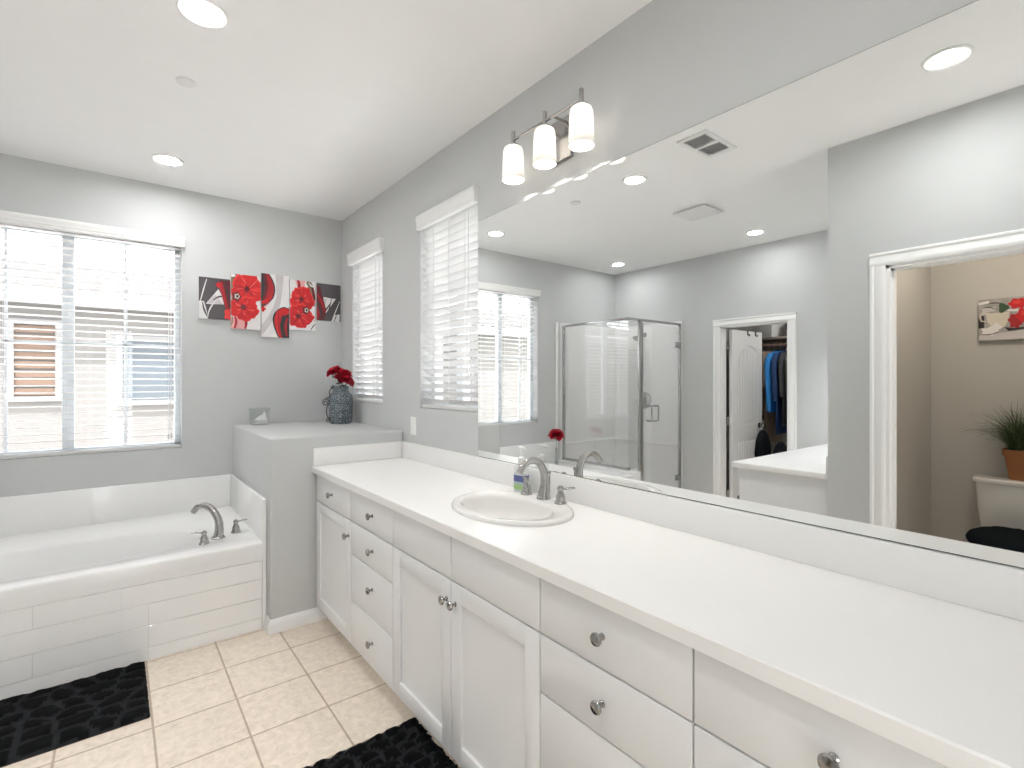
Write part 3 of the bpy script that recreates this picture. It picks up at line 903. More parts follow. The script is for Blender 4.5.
def flower(cx, cy, rx, ry, ph=0):
    L = [('redhi', blob(cx, cy, rx*1.02, ry*1.02, 90, 5, .06, ph, .05)), ('red', blob(cx+.01, cy-.01, rx*.95, ry*.95, 90, 5, .07, ph+.25, .05))]
    rr = random.Random(int(ph*100))
    for k in range(16):
        a = ph*.3+k*2*PI/16+rr.uniform(-.15, .15); q = rr.uniform(.45, .9); s0 = rr.uniform(.15, .35); bd = rr.uniform(-.25, .25)
        L.append((('redhi', 'crim', 'pinkred')[k % 3], stroke(curve((cx+s0*rx*math.cos(a), cy+s0*ry*math.sin(a)), (cx+.5*rx*math.cos(a+bd), cy+.5*ry*math.sin(a+bd)), (cx+q*rx*math.cos(a+.1), cy+q*ry*math.sin(a+.1))), rr.uniform(.005, .018))))
    return L
def eye(cx, cy, s=1.0):
    return [('maroon', blob(cx, cy, .10*s, .055*s, 20, 5, .2)), ('cream', blob(cx+.015*s, cy+.005, .055*s, .032*s, 20, 5, .2)), ('ink', blob(cx+.02*s, cy+.006, .03*s, .018*s))]
L1 = [('char', FULL),
      ('canvas', [(0, 0), (.30, 0), (.22, .28), (.16, .42), (0, .42)]), ('canvas', [(.22, .36), (.62, .74), (.72, .60), (.80, .38), (.44, .36)]),
      ('pale', [(.26, .38), (.50, .60), (.60, .52), (.78, .37)]),
      ('canvas', stroke(curve((.03, .35), (.14, .7), (.25, .96)), .022)), ('char', stroke(curve((.12, .40), (.14, .2), (.30, .02)), .03)),
      ('canvas', stroke(curve((.28, .04), (.30, .28), (.60, .50)), .022)), ('char', stroke(curve((.45, .46), (.66, .60), (.80, .56)), .022)),
      ('maroon', [(.66, .96), (1, .96), (1, .20), (.86, .38), (.76, .62)]), ('crim', [(.60, .88), (.74, .92), (.88, .50), (.98, .16), (.84, .30), (.72, .62)]),
      ('ink', stroke(curve((.82, .95), (.90, .7), (.98, .5)), .03)), ('redhi', blob(.97, .14, .16, .14, 30, 5, .18)), ('red', blob(.62, .84, .08, .06, 20, 4, .2))]
canvas('wall_canvas', 'first small canvas from the left, charcoal with white wedges and a maroon petal', 'wall art', G, -1.036, -.838, 1.873, 2.172, L1, PB)
L2 = [('canvas', FULL), ('olive', [(0, 1), (.30, 1), (.22, .72), (0, .66)]), ('ink', stroke(curve((.05, .98), (.2, .85), (.16, .7)), .03)), ('canvas', blob(.06, .97, .08, .03))]
L2 += [('pink', [(0, .2), (.30, .22), (.55, .16), (.45, 0), (0, 0)]), ('crim', stroke(curve((.10, 0), (.22, .12), (.12, .22)), .045)), ('crim', stroke(curve((.46, 0), (.52, .10), (.50, .24)), .05)),
       ('olive', stroke(curve((0, .05), (.06, .12), (.04, .22)), .02)), ('canvas', [(.62, .0), (1, 0), (1, .3), (.85, .26)])]
L2 += flower(.56, .74, .56, .28, .4)+flower(.42, .38, .50, .22, 1.2)
L2 += [('maroon', blob(.52, .74, .085, .055, 20, 6, .3)), ('maroon', blob(.40, .40, .10, .05, 20, 6, .3))]+eye(.17, .585, 1.5)
canvas('wall_canvas', 'second canvas from the left, two scarlet blossoms over a pale foot', 'wall art', G, -.832, -.632, 1.814, 2.220, L2, PB)
L3 = [('canvas', FULL), ('pale', [(.50, 1), (.80, 1), (.74, .72), (.66, .50), (.42, .28), (.12, .08), (0, .02), (0, .18), (.20, .30), (.44, .50), (.54, .66)]), ('pink', stroke(curve((.02, .45), (.3, .55), (.45, .75)), .04)),
      ('ink', [(0, 1), (.28, 1)]+curve((.28, 1), (.62, .80), (.42, .62))+curve((.42, .62), (.25, .52), (0, .46))),
      ('crim', [(.16, 1), (.26, 1)]+curve((.26, .99), (.55, .78), (.38, .62))+curve((.36, .61), (.2, .54), (.0, .50))+[(.0, .56)]+curve((.12, .60), (.28, .78), (.16, 1))),
      ('maroon', stroke(curve((.10, 1), (.26, .78), (.06, .58)), .06)), ('red', stroke(curve((.0, .55), (.22, .54), (.36, .66)), .035)),
      ('red', blob(.03, .44, .12, .04, 24, 5, .2)),
      ('ink', [(1, .48)]+curve((.80, .50), (.30, .42), (.42, .20))+curve((.42, .20), (.50, .08), (.60, 0))+[(1, 0)]),
      ('red', [(1, .47)]+curve((.78, .48), (.42, .42), (.47, .22))+curve((.48, .20), (.55, .08), (.66, 0))+[(.74, 0)]+curve((.74, .02), (.64, .18), (.72, .32))+[(1, .40)]),
      ('crim', stroke(curve((.62, .42), (.52, .24), (.72, .02)), .045)), ('ink', stroke(curve((.80, .36), (.66, .2), (.80, .02)), .07)),
      ('crim', stroke(curve((.95, .32), (.80, .2), (.92, .03)), .05)), ('redhi', stroke(curve((.58, .44), (.50, .3), (.60, .12)), .016))]
canvas('wall_canvas', 'tall middle canvas with crimson swirl petals on pale grey', 'wall art', G, -.627, -.427, 1.762, 2.250, L3, PB)
L4 = [('canvas', FULL), ('pink', [(.2, 1), (.6, 1), (.55, .75), (.3, .82)]), ('crim', stroke(curve((.30, 1), (.42, .9), (.30, .76)), .06)), ('olive', stroke(curve((.66, 1), (.86, .9), (.98, .62)), .09)),
      ('maroon', stroke(curve((.80, .98), (.97, .8), (.95, .5)), .05)), ('canvas', stroke(curve((.74, .98), (.82, .9), (.92, .9)), .02))]
L4 += flower(.48, .62, .46, .25, .9)+flower(.40, .28, .48, .24, .2)
L4 += [('crim', blob(.96, .12, .02, .1)), ('canvas', [(.72, 0), (1, .22), (1, 0)]), ('ink', stroke(curve((.80, 0), (.9, .1), (1, .14)), .015)),
       ('maroon', blob(.44, .62, .085, .055, 20, 6, .3)), ('maroon', blob(.32, .27, .10, .05, 20, 6, .3))]+eye(.62, .40, 1.4)
canvas('wall_canvas', 'fourth canvas from the left, two scarlet blossoms with olive leaves on top', 'wall art', G, -.422, -.226, 1.833, 2.228, L4, PB)
L5 = [('char', FULL), ('canvas', [(.22, .05), (.80, .62), (.62, .62), (.28, .64), (.34, .30), (.25, .2)]), ('pale', [(.26, .60), (.44, .60), (.34, .40)]), ('char', stroke(curve((.34, .02), (.52, .3), (.62, .62)), .022)),
      ('canvas', stroke(curve((.62, .0), (.80, .3), (.96, .56)), .018)), ('char', stroke(curve((.2, .08), (.36, .3), (.6, .5)), .03)), ('canvas', [(.60, 0), (.95, 0), (.96, .20), (.74, .18)]), ('char', stroke(curve((.72, 0), (.80, .1), (.84, .24)), .02)),
      ('maroon', [(0, .95), (.14, .9), (.40, .28), (.30, .02), (0, .0)]), ('crim', stroke(curve((.02, .7), (.22, .5), (.36, .22)), .05)), ('ink', stroke(curve((.0, .5), (.14, .3), (.26, .04)), .045)), ('crim', blob(.02, .2, .10, .14, 20, 5, .2))]
canvas('wall_canvas', 'small canvas at the right end next to the corner, charcoal with white streaks', 'wall art', G, -.215, -.020, 1.921, 2.224, L5, PB)

# toilet room canvas: pale cup and red roses on grey boards
PT = lambda y, z, d: (-3.3+d, y, z)
LT = [('woodgrey', FULL), ('pale', [(0, 0), (1, 0), (1, .22), (0, .12)]), ('canvas', [(.0, .93), (.22, .96), (.22, .90), (0, .87)]), ('ink', [(0, .30), (.12, .30), (.12, .60), (0, .60)]),
      ('pale', [(.08, .62), (.34, .62), (.34, .80), (.08, .78)]), ('ink', stroke(curve((.1, .78), (.2, .84), (.34, .74)), .012)), ('ink', stroke(curve((.2, .88), (.3, .92), (.5, .86)), .014)),
      ('cream', stroke([(.15, .66), (.06, .66), (.03, .58), (.06, .47), (.16, .46)], .022)),
      ('cream', [(.15, .68), (.62, .68), (.60, .45), (.52, .30), (.28, .30), (.18, .45)]), ('woodgrey', blob(.38, .67, .22, .022)),
      ('canvas', blob(.22, .22, .16, .10, 30, 5, .22)), ('canvas', blob(.36, .30, .10, .09, 30, 4, .2)), ('ink', stroke(curve((.06, .16), (.2, .10), (.40, .18)), .012)),
      ('leaf', blob(.50, .76, .10, .11, 24, 3, .2)), ('red', blob(.78, .84, .17, .12, 36, 6, .14)), ('redhi', blob(.76, .87, .08, .05, 24, 5, .2)), ('canvas', stroke(curve((.58, .70), (.75, .66), (.98, .70)), .03)),
      ('crim', blob(.72, .46, .12, .14, 30, 6, .15)), ('red', blob(.92, .55, .18, .17, 36, 6, .14)), ('crim', blob(.74, .36, .11, .10, 30, 5, .2)), ('redhi', blob(.93, .60, .09, .07, 24, 5, .2)),
      ('ink', [(.52, .30), (.70, .26), (1, .28), (1, .24), (.60, .20)])]
LTm = [(m, q if q is FULL else [(a*.60, e) for a, e in q]) for m, q in LT]
canvas('still_life_canvas', 'canvas of a pale cup and red roses on the toilet room wall', 'wall art', None, .752, .332, 1.707, 1.992, LTm, PT, .028, names=['woodgrey'])

# ------------------------------------------------------------------ jug with red flowers on the ledge
LZ = 1.0975
JX, JY = -.135, 3.874
r = thing('ceramic_jug', 'dark blue scribble-patterned ceramic jug standing on the grey ledge', 'jug', (JX, JY, LZ))
b = MB()
b.lathe([(.068, .0), (.078, .004), (.083, .02), (.087, .07), (.090, .14), (.090, .19), (.086, .215), (.072, .232), (.060, .242), (.057, .258), (.058, .272), (.062, .282), (.060, .287), (.054, .284), (.050, .27), (.048, .25), (.045, .24), (0, .235)], 40)
b.build('body', 'jug', r)
def spiral(cx, cz, r0, r1, a0, turns, n=26):
    return [(cx+(r0+(r1-r0)*t)*math.cos(a0+turns*2*PI*t), 0, cz+(r0+(r1-r0)*t)*math.sin(a0+turns*2*PI*t)) for t in [k/n for k in range(n+1)]]
b = MB()
# wrought scroll handle on the left
b.tube(smooth_path([(-.068, 0, .20), (-.078, 0, .245), (-.055, 0, .275), (-.045, 0, .27)], 6), .0035, 8)
b.tube(spiral(-.110, .165, .030, .006, 0, 1.6), .0035, 8)
b.tube(smooth_path([(-.080, 0, .165), (-.100, 0, .120), (-.098, 0, .07), (-.075, 0, .035)], 7), .0035, 8)
b.tube(spiral(-.088, .032, .018, .004, .4, 1.3), .0032, 8)
b.tube(smooth_path([(-.068, 0, .21), (-.095, 0, .20), (-.112, 0, .19)], 6), .0033, 8)
b.tube(spiral(-.052, .283, .015, .004, PI, 1.2), .0032, 8)
o = b.build('scroll_handle', 'iron', r); o.location = (-.016, 0, 0); o.rotation_euler = (0, 0, math.radians(12))
def bloom(name, label, loc, rad, parent=None, group=None, seed=1, tiltv=(0, 0), tall=1.15):
    """full red bloom: overlapping cupped petals in rings, leaf calyx and stem"""
    r = thing(name, label, 'flower', loc, 0, group)
    rr = random.Random(seed)
    b = MB()
    for ring, (nr, el, sz) in enumerate(((3, 1.25, .55), (5, .95, .75), (6, .55, .95), (7, .12, 1.05))):
        for k in range(nr):
            a = 2*PI*k/nr+ring*.5+rr.uniform(-.15, .15); e = el+rr.uniform(-.12, .12)
            L_ = rad*sz; Wd = rad*.62*sz
            def fn(u, v, a=a, e=e, L_=L_, Wd=Wd):
                x = L_*v; y = (u-.5)*2*Wd*math.sin(PI*min(1, .15+.8*v))**.7
                curl = .28*L_*v*v-.35*(y*y)/max(Wd, 1e-5)
                px_ = x*math.cos(e)-curl*math.sin(e)*-.4; pz_ = x*math.sin(e)-curl*.5+abs(y)*.25
                px_ += .03*rad*math.sin(9*u+5*v)
                q = Vector((px_, y, pz_*tall)); q.rotate(Matrix.Rotation(a, 3, 'Z')); q.rotate(Matrix.Rotation(tiltv[0], 3, 'X')); q.rotate(Matrix.Rotation(tiltv[1], 3, 'Y'))
                return q
            b.grid(fn, 6, 6, mi=0 if (k+ring) % 3 else 1)
    b.build('petals', ['petal', 'petald'], r, angle=70)
    return r
def add_stem(r, pts, rad=.0022, leaves=()):
    b = MB(); b.tube(pts, rad, 8); b.build('stem', 'leaf', r)
    for (c, d, L_) in leaves:
        def fn(u, v, c=Vector(c), d=Vector(d).normalized(), L_=L_):
            side = d.cross(Vector((0, 0, 1))).normalized()
            return c+d*L_*v+side*(u-.5)*L_*.5*math.sin(PI*v)**.8+Vector((0, 0, -.25*L_*v*v+.02*abs(u-.5)))
        q = MB(); q.grid(fn, 4, 6); q.build('leaf', 'leaf', r, angle=80)
GF = 'red flowers in the ceramic jug'
for i, (ox, oy, oz, rd, tl, lb) in enumerate(((-.045, .0, .390, .064, (.1, -.55), 'upper left red flower in the blue jug'), (.022, .0, .376, .064, (0, .35), 'right-hand red flower in the blue jug, higher bloom'),
                                              (.0, -.035, .340, .060, (.6, .1), 'front red flower in the blue jug, hanging over its rim'), (.060, .01, .322, .054, (0, .9), 'lowest red flower at the right rim of the blue jug'))):
    f = bloom('red_flower', lb, (JX+ox, JY+oy, LZ+oz), rd, group=GF, seed=i+3, tiltv=tl)
    add_stem(f, smooth_path([(0, 0, 0), (-ox*.4, -oy*.4, -.04), (-ox*.9, -oy*.9, .265-oz)], 5), .0025, [((-ox*.3, -oy*.3, -.035), (-.8, -.4+i*.2, .1), .045)])

# glass cube with pale filler
r = thing('glass_vase', 'small square clear glass vessel with white filler on the ledge corner', 'vase', (-.655, 4.135, LZ), math.radians(8))
def sq(h, z): return [Vector((sx*h, sy*h, z)) for sx, sy in ((-1, -1), (1, -1), (1, 1), (-1, 1))]
b = MB(); b.rings([sq(.050, 0), sq(.058, .125), sq(.054, .125), sq(.047, .008)], cap0=True, cap1=True); b.build('vessel', 'clear', r, angle=20)
def sand(u, v):
    x, y = (u-.5)*.092, (v-.5)*.092
    h = .035+.030*math.exp(-((x-.005)**2+(y)**2)/.0009)+.055*math.exp(-((x-.04)**2+(y-.01)**2)/.00022)+.006*math.sin(60*x+40*y)
    return Vector((x, y, h))
b = MB(); b.grid(sand, 14, 14)
b.rings([sq(.046, .009), sq(.0465, .034)], cap1=False)
o = b.build('filler', 'sand', r, angle=60); o['kind'] = 'stuff'

# bud vase with a single red bloom on the far tub deck (seen in the mirror)
r = thing('bud_vase', 'slim clear glass bud vase on the tub deck beside the shower', 'vase', (-2.27, 4.0, .5005))
b = MB(); b.lathe([(.028, 0), (.030, .004), (.026, .02), (.016, .07), (.012, .13), (.015, .19), (.018, .20), (.015, .20), (.0095, .13), (.013, .07), (.02, .022), (0, .015)], 24); b.build('vessel', 'clear', r)
f = bloom('red_flower', 'single red bloom in the slim glass vase seen in the mirror', (-2.27, 4.0, .5+.325), .085, seed=21, tiltv=(.25, .1), tall=1.55)
add_stem(f, [(0, 0, 0), (.002, 0, -.10), (0, 0, -.305)], .003, [((0, 0, -.035), (1, .2, .4), .075), ((0, 0, -.04), (-.8, .5, .3), .07), ((0, 0, -.045), (.3, -1, .2), .07)])

# ------------------------------------------------------------------ shower
SXG, SYG = -2.58, 3.27
r = thing('shower_enclosure', 'framed glass corner shower with hinged door seen in the mirror', 'shower')
b = MB()
b.box(XF+.002, -2.514, YB-.012, YB-.0015, .02, 2.10, .003); b.box(-2.53, -2.47, YB-.012, YB-.0015, .503, 2.10, .003)
b.box(XF+.0015, XF+.012, SYG-.02, YB-.0125, .02, 2.10, .003)
b.box(XF+.013, SXG-.03, YB-.045, YB-.0125, .69, .715, .008); b.box(XF+.0125, XF+.045, SYG+.03, YB-.0125, .69, .715, .008)
b.box(SXG-.06, -2.514, TY0+.005, YB-.013, .0, .522, .008)
b.build('surround', 'surround', r)
b = MB(); b.box(XF+.013, SXG-.061, SYG-.035, YB-.013, .0, .07, .01); b.box(XF+.013, SXG-.061, SYG-.05, SYG+.05, .0, .13, .012); b.build('pan', 'acryl', r)
MB().box(SXG-.004, SXG+.004, SYG+.004, YB-.03, .535, 2.05).build('side_panel', 'showerglass', r)
b = MB()
b.box(SXG-.016, SXG+.016, SYG, YB-.012, 2.045, 2.07, .003)
b.box(SXG-.014, SXG+.014, SYG+.02, YB-.012, .523, .545, .003)
b.box(SXG-.014, SXG+.014, YB-.040, YB-.012, .523, 2.05, .003)
b.box(SXG-.02, SXG+.02, SYG-.015, SYG+.02, .523, .552, .003)
b.box(XF+.013, SXG+.016, SYG-.016, SYG+.016, 2.045, 2.07, .003)
b.box(XF+.0125, XF+.035, SYG-.016, SYG+.016, .10, 2.05, .003)
b.build('frame', 'chrome', r)
MB().box(-2.745, SXG-.004, SYG-.004, SYG+.004, .53, 2.046).build('fixed_panel', 'showerglass', r)
MB().box(-2.788, -2.748, SYG-.016, SYG+.016, .13, 2.046, .004).build('door_post', 'chrome', r)
d = MB().box(XF+.045, -2.80, SYG-.004, SYG+.004, .15, 2.03).build('door', 'showerglass', r)
b = MB(); b.box(-2.812, -2.796, SYG-.010, SYG+.010, .15, 2.03, .003); b.build('door_edge', 'chrome', d)
b = MB(); b.tube(smooth_path([(-2.875, SYG-.005, 1.165), (-2.875, SYG-.05, 1.165), (-2.882, SYG-.058, 1.150), (-2.882, SYG-.058, 1.025), (-2.875, SYG-.05, 1.01), (-2.875, SYG-.005, 1.01)], 5), .0095, 12)
hb = b.build('handle', 'chrome', d)
b = MB(); b.tube(smooth_path([(-2.89, SYG-.05, 1.165), (-2.99, SYG-.055, 1.165), (-3.005, SYG-.055, 1.15), (-3.005, SYG-.055, 1.03), (-2.99, SYG-.055, 1.01), (-2.89, SYG-.05, 1.01)], 5), .009, 12)
b.build('towel_loop', 'chrome', d)
for z in (1.83, .35):
    b = MB(); b.box(XF+.037, XF+.10, SYG-.014, SYG+.014, z-.03, z+.03, .004); b.build('hinge', 'chrome', d)
r = thing('shower_valve', 'round chrome shower valve with lever on the shower wall', 'shower valve', (XF+.0125, 3.755, 1.195))
b = MB(); b.lathe([(.10, .0), (.10, .004), (.085, .014), (.04, .02), (.03, .05), (.022, .055), (0, .056)], 32, M4=R(PI/2, 'Y')); b.build('plate', 'chrome', r)
b = MB(); b.tube([(.045, 0, 0), (.05, .03, .0), (.055, .09, -.01)], [.012, .009, .007], 12); b.build('lever', 'chrome', r)
r = thing('shower_sprayer', 'chrome shower head high on the shower wall seen in the mirror', 'shower head', (XF+.0125, 3.755, 1.98))
b = MB(); b.lathe([(.03, 0), (.028, .006), (.012, .01)], 20, M4=R(PI/2, 'Y')); b.tube(smooth_path([(.005, 0, 0), (.07, 0, .02), (.12, 0, -.01)], 6), .009, 12); b.build('arm', 'chrome', r)
b = MB(); b.lathe([(.012, .05), (.02, .03), (.045, .012), (.055, 0), (.05, -.004), (0, -.004)], 28, M4=T(.14, 0, -.055) @ R(math.radians(-30), 'Y')); b.build('spray_face', 'chrome', r)

# ------------------------------------------------------------------ second vanity on the return wall
r = thing('second_vanity', 'white vanity unit against the return wall seen in the mirror', 'cabinet')
MB().box(XF+.002, -1.812, YR+.0015, 1.715, .10, .840, .002).build('body', 'cab', r)
MB().box(XF+.002, -1.83, YR+.0015, 1.66, .0, .10).build('toe_kick', 'cab', r)
for k in range(4):
    x0 = XF+.02+k*.41
    d = MB().box(x0+.003, x0+.407, 1.716, 1.734, .11, .70, .003).build('door', 'cab', r); knob(d, x0+(.37 if k % 2 else .04), 1.734, .62, (0, 1, 0))
    MB().box(x0+.003, x0+.407, 1.716, 1.734, .71, .835, .003).build('drawer', 'cab', r)
r = thing('second_countertop', 'white countertop of the second vanity by the closet door', 'countertop')
MB().box(XF+.001, -1.79, YR+.001, 1.757, .8415, .878, .004).build('worktop', 'counter', r)
b = MB(); b.box(XF+.001, -1.80, YR+.001, YR+.021, .8785, .98, .002); b.build('backsplash', 'counter', r)
b = MB(); b.box(XF+.001, XF+.021, YR+.022, 1.75, .8785, .98, .002); b.build('side_splash', 'counter', r)

# ------------------------------------------------------------------ closet door (open) and closet contents
HX, HY = XF-.1, CD[1]-.014
r = sroot('door_1', (HX-.004, HY-.004, 0)); r.rotation_euler = (0, 0, math.radians(2.5))
W_ = .600; tk = .035; HH = 1.972
# leaf in local coords: hinge at origin, leaf runs along -x, thickness towards -y
b = MB()
b.box(-W_, 0, -tk+.005, -.005, .008, HH)
st = .095
for (y0, y1) in ((-tk, -tk+.0051), (-.0051, 0)):
    b.box(-W_, -W_+st, y0, y1, .008, HH); b.box(-st, 0, y0, y1, .008, HH)
    b.box(-W_+st, -st, y0, y1, .008, .20); b.box(-W_+st, -st, y0, y1, .80, .95)
    # arched head
    n = 14; x0, x1 = -W_+st, -st
    arch = [(x0+(x1-x0)*k/n, 1.74+.075*math.sin(PI*k/n)) for k in range(n+1)]
    for k in range(n):
        b.prism([arch[k], arch[k+1], (arch[k+1][0], HH), (arch[k][0], HH)], y0, y1, 'y')
    # raised plank panels, cut by grooves
    for zz0, zz1 in ((.235, .765), (.985, None)):
        m = 7; pw = (x1-x0-.05)/m
        for k in range(m):
            xa = x0+.025+pw*k+.003; xb = xa+pw-.006
            top = zz1 if zz1 else 1.70+.07*math.sin(PI*((xa+xb)/2-x0)/(x1-x0))
            b.box(xa, xb, y0+.0012 if y0 < -.02 else y0, y1 if y0 < -.02 else y1-.0012, zz0, top, .001, seg=1)
b.v = [(x-.05, y, z) for x, y, z in b.v]
b.build('leaf', 'trim', r, angle=25)
for z in (.22, 1.0, 1.80):
    b = MB(); b.tube([(.006, -.004, z-.045), (.006, -.004, z+.045)], .006, 10); b.box(-.075, .004, -.003, .0015, z-.045, z+.045); b.build('hinge', 'nickel', r)
for s in (-1, 1):
    b = MB(); q = Vector((0, 0, 1)).rotation_difference(Vector((0, s, 0))).to_matrix().to_4x4()
    b.lathe([(.030, 0), (.030, .005), (.012, .008), (.011, .030), (.022, .038), (.028, .050), (.024, .062), (0, .066)], 22, M4=T(-W_+.01, 0 if s > 0 else -tk, .93) @ q)
    b.build('knob', 'knobm', r)
for k, xx in enumerate((-.35, -.51)):
    h = thing('door_hook', ('over-door hook nearer the hinges of the closet door', 'over-door hook nearer the free edge of the closet door')[k], 'hook', (HX-.004, HY-.004, 0), math.radians(2.5), 'hooks on the closet door')
    b = MB(); b.box(xx-.012, xx+.012, -tk-.004, -tk-.001, HH-.045, HH+.004); b.box(xx-.012, xx+.012, -tk-.004, .004, HH+.001, HH+.004); b.build('strap', 'iron', h)
    b = MB(); b.tube(smooth_path([(xx, -tk-.004, HH-.035), (xx, -tk-.018, HH-.052), (xx, -tk-.026, HH-.035)], 5), .005, 8); b.build('hook', 'iron', h)

CXR = -4.55; RZ = 1.85
r = thing('closet_rod', 'wooden hanging rod under the closet shelf', 'closet rod', (CXR, 2.45, RZ))
b = MB(); b.tube([(0, -.948, 0), (0, .948, 0)], .017, 14); b.build('pole', 'rod', r)
b = MB(); b.box(-.03, .012, -.02, .02, -.03, .065, .004); o = b.build('bracket', 'trim', r); o.location = (.012, -.02, 0)
r = thing('closet_shelf', 'brown edged shelf above the closet rod', 'shelf', (-4.68, 2.45, 1.925))
MB().box(-.318, .20, -.948, .948, -.010, .010, .002).build('board', 'shelfm', r)
r = thing('storage_box', 'tilted pale box on the closet shelf', 'box', (-4.60, 2.80, 1.9355), math.radians(14))
MB().box(-.13, .13, -.13, .13, .0, .22, .003).build('carton', 'boxw', r)
MB().box(-.134, .134, -.134, .134, .19, .245, .003).build('lid', 'boxw', r)
r = thing('duffel_bag', 'black duffel bag lying on the closet shelf', 'bag', (-4.60, 2.40, 1.9355))
b = MB(); b.rings([[Vector((.12*k*math.cos(t), y, .12+.12*k*math.sin(t))) for t in [2*PI*i/20 for i in range(20)]] for y, k in ((-.22, .6), (-.21, .9), (-.1, 1.0), (.1, 1.0), (.17, .9), (.18, .6))]); b.build('body', 'blackcloth', r)
b = MB(); b.tube(smooth_path([(.10, -.1, .17), (.12, -.06, .25), (.12, .06, .25), (.10, .1, .17)], 6), .010, 8); b.build('strap', 'grey', r)

GC = 'clothes hanging in the closet'
def garment(label, y, m, L_, hw=.20, th=.022, slv=.48, seed=1, rot=0):
    r = thing('hanging_garment', label, 'clothes', (CXR, y, RZ), rot, GC)
    rr = random.Random(seed); n = 28
    rings = []
    for k, (z, w_, t_) in enumerate(((-.075, .05, .5), (-.085, .11, .8), (-.115, hw*.92, 1.0), (-.17, hw, 1.1), (-.30, hw*.93, 1.15), (-.075-L_*.6, hw*.95, 1.15), (-.075-L_*.85, hw*1.0, 1.2), (-.075-L_, hw*1.02, 1.1))):
        ph = rr.uniform(0, 6)
        rings.append([Vector((w_*math.cos(a), th*t_*math.sin(a)*(1+.22*math.sin(5*a+ph))+.006*math.sin(3*a+ph*2), z+.01*math.sin(2*a+ph)*(k > 5))) for a in [2*PI*i/n for i in range(n)]])
    b = MB(); b.rings(rings); b.build('body', m, r, angle=60)
    for s in (-1, 1):
        b = MB(); pts = smooth_path([(s*hw*.86, 0, -.12), (s*hw*1.12, .004, -.22), (s*hw*1.16, -.006, -.10-slv*.6), (s*hw*1.13, -.012, -.10-slv)], 5)
        b.tube(pts, lerp_list([.030, .032, .031, .028, .026], len(pts)), 14, flat=.95); b.build('sleeve', m, r, angle=60)
    b = MB(); b.tube(smooth_path([(-.012, 0, .018), (0, 0, .0215), (.016, 0, .016), (.0215, 0, 0), (.010, 0, -.022), (0, 0, -.075)], 5), .0018, 6)
    b.tube([(-hw*.85, 0, -.118), (0, 0, -.072), (hw*.85, 0, -.118)], .004, 6); b.build('hanger', 'iron', r)
    return r
for i, (lb, y, m, L_, hw, sl) in enumerate((
        ('dark red garment hanging behind the closet door edge', 2.89, 'rust', .80, .19, .45), ('tan shirt hanging left of the bright blue jacket, first', 2.82, 'tan', .75, .20, .42),
        ('tan long coat hanging directly left of the bright blue jacket', 2.75, 'tan', 1.05, .20, .40), ('bright blue jacket hanging in the closet', 2.68, 'blue', .70, .22, .66),
        ('navy jacket hanging right of the bright blue one', 2.61, 'navy', .95, .22, .55), ('dark grey garment hanging between the navy jacket and the olive coat', 2.54, 'grey', .85, .21, .5), ('olive grey coat hanging in the closet', 2.47, 'olivec', .95, .21, .55),
        ('charcoal coat hanging next to the olive grey one', 2.40, 'grey', .95, .21, .55), ('teal blue garment hanging at the right closet jamb', 2.33, 'teal', .85, .21, .5), ('charcoal garment hanging right of the teal one', 2.26, 'grey', .85, .21, .5))):
    garment(lb, y, m, L_, hw, slv=sl, seed=i)
def sack(name, label, cat, x, y, hx, hy, h, seed):
    r = thing(name, label, cat, (x, y, 0.0005)); rr = random.Random(seed); rings = []
    for t, k in ((0, .82), (.03, .95), (.25, 1.02), (.5, 1.0), (.7, .96), (.85, .82), (.94, .6), (1.0, .25)):
        ph = rr.uniform(0, 6)
        rings.append([Vector((hx*k*math.cos(a)*(1+.05*math.sin(4*a+ph)), hy*k*math.sin(a)*(1+.05*math.sin(3*a+ph)), h*t)) for a in [2*PI*i/28 for i in range(28)]])
    b = MB(); b.rings(rings); b.build('body', 'blackcloth', r, angle=70)
    b = MB(); b.tube(smooth_path([(hx*.8, -.08, h*.2), (hx*1.08, -.07, h*.5), (hx*.85, -.05, h*.84)], 6), .014, 8, flat=.5); b.build('strap', 'blackcloth', r)
    return r
sack('laundry_sack', 'tall black sack standing on the closet floor', 'bag', -4.17, 2.675, .105, .085, .88, 4)
sack('backpack', 'lower black backpack standing on the closet floor beside the tall sack', 'bag', -4.18, 2.485, .11, .095, .76, 6)

# ------------------------------------------------------------------ toilet, seat cover and plant
TYc = .525
r = thing('toilet', 'white toilet against the toilet room wall seen at the right of the mirror', 'toilet', (-3.298, TYc, 0))
b = MB(); b.rings([rrect(.085, .175, z_, 40, 5) if False else [Vector((.105+p.x, p.y, p.z)) for p in rrect(hx, hy, z_, 40, 5)] for hx, hy, z_ in ((.075, .185, .40), (.085, .20, .44), (.092, .218, .60), (.096, .226, .735))]); b.build('tank', 'porc', r)
b = MB(); b.rings([[Vector((.108+p.x, p.y, p.z)) for p in rrect(hx, hy, z_, 40, 5)] for hx, hy, z_ in ((.098, .232, .736), (.105, .240, .742), (.107, .242, .760), (.100, .235, .772), (.06, .19, .775))]); b.build('tank_lid', 'porc', r)
def egg(cx, a, c, z, n=40): return [Vector((cx+a*math.cos(t)*(1.12 if math.cos(t) > 0 else .88), c*math.sin(t), z)) for t in [2*PI*k/n for k in range(n)]]
b = MB(); b.rings([egg(.40, .20, .12, 0.0005), egg(.40, .20, .115, .05), egg(.38, .17, .10, .16), egg(.42, .22, .155, .30), egg(.45, .25, .185, .375), egg(.45, .255, .19, .395), egg(.45, .21, .145, .395), egg(.44, .15, .10, .28), egg(.42, .06, .05, .22)]); b.build('bowl', 'porc', r)
b = MB(); b.rings([egg(.45, .258, .192, .396), egg(.45, .262, .197, .405), egg(.45, .258, .192, .415)]); b.build('seat', 'porc', r)
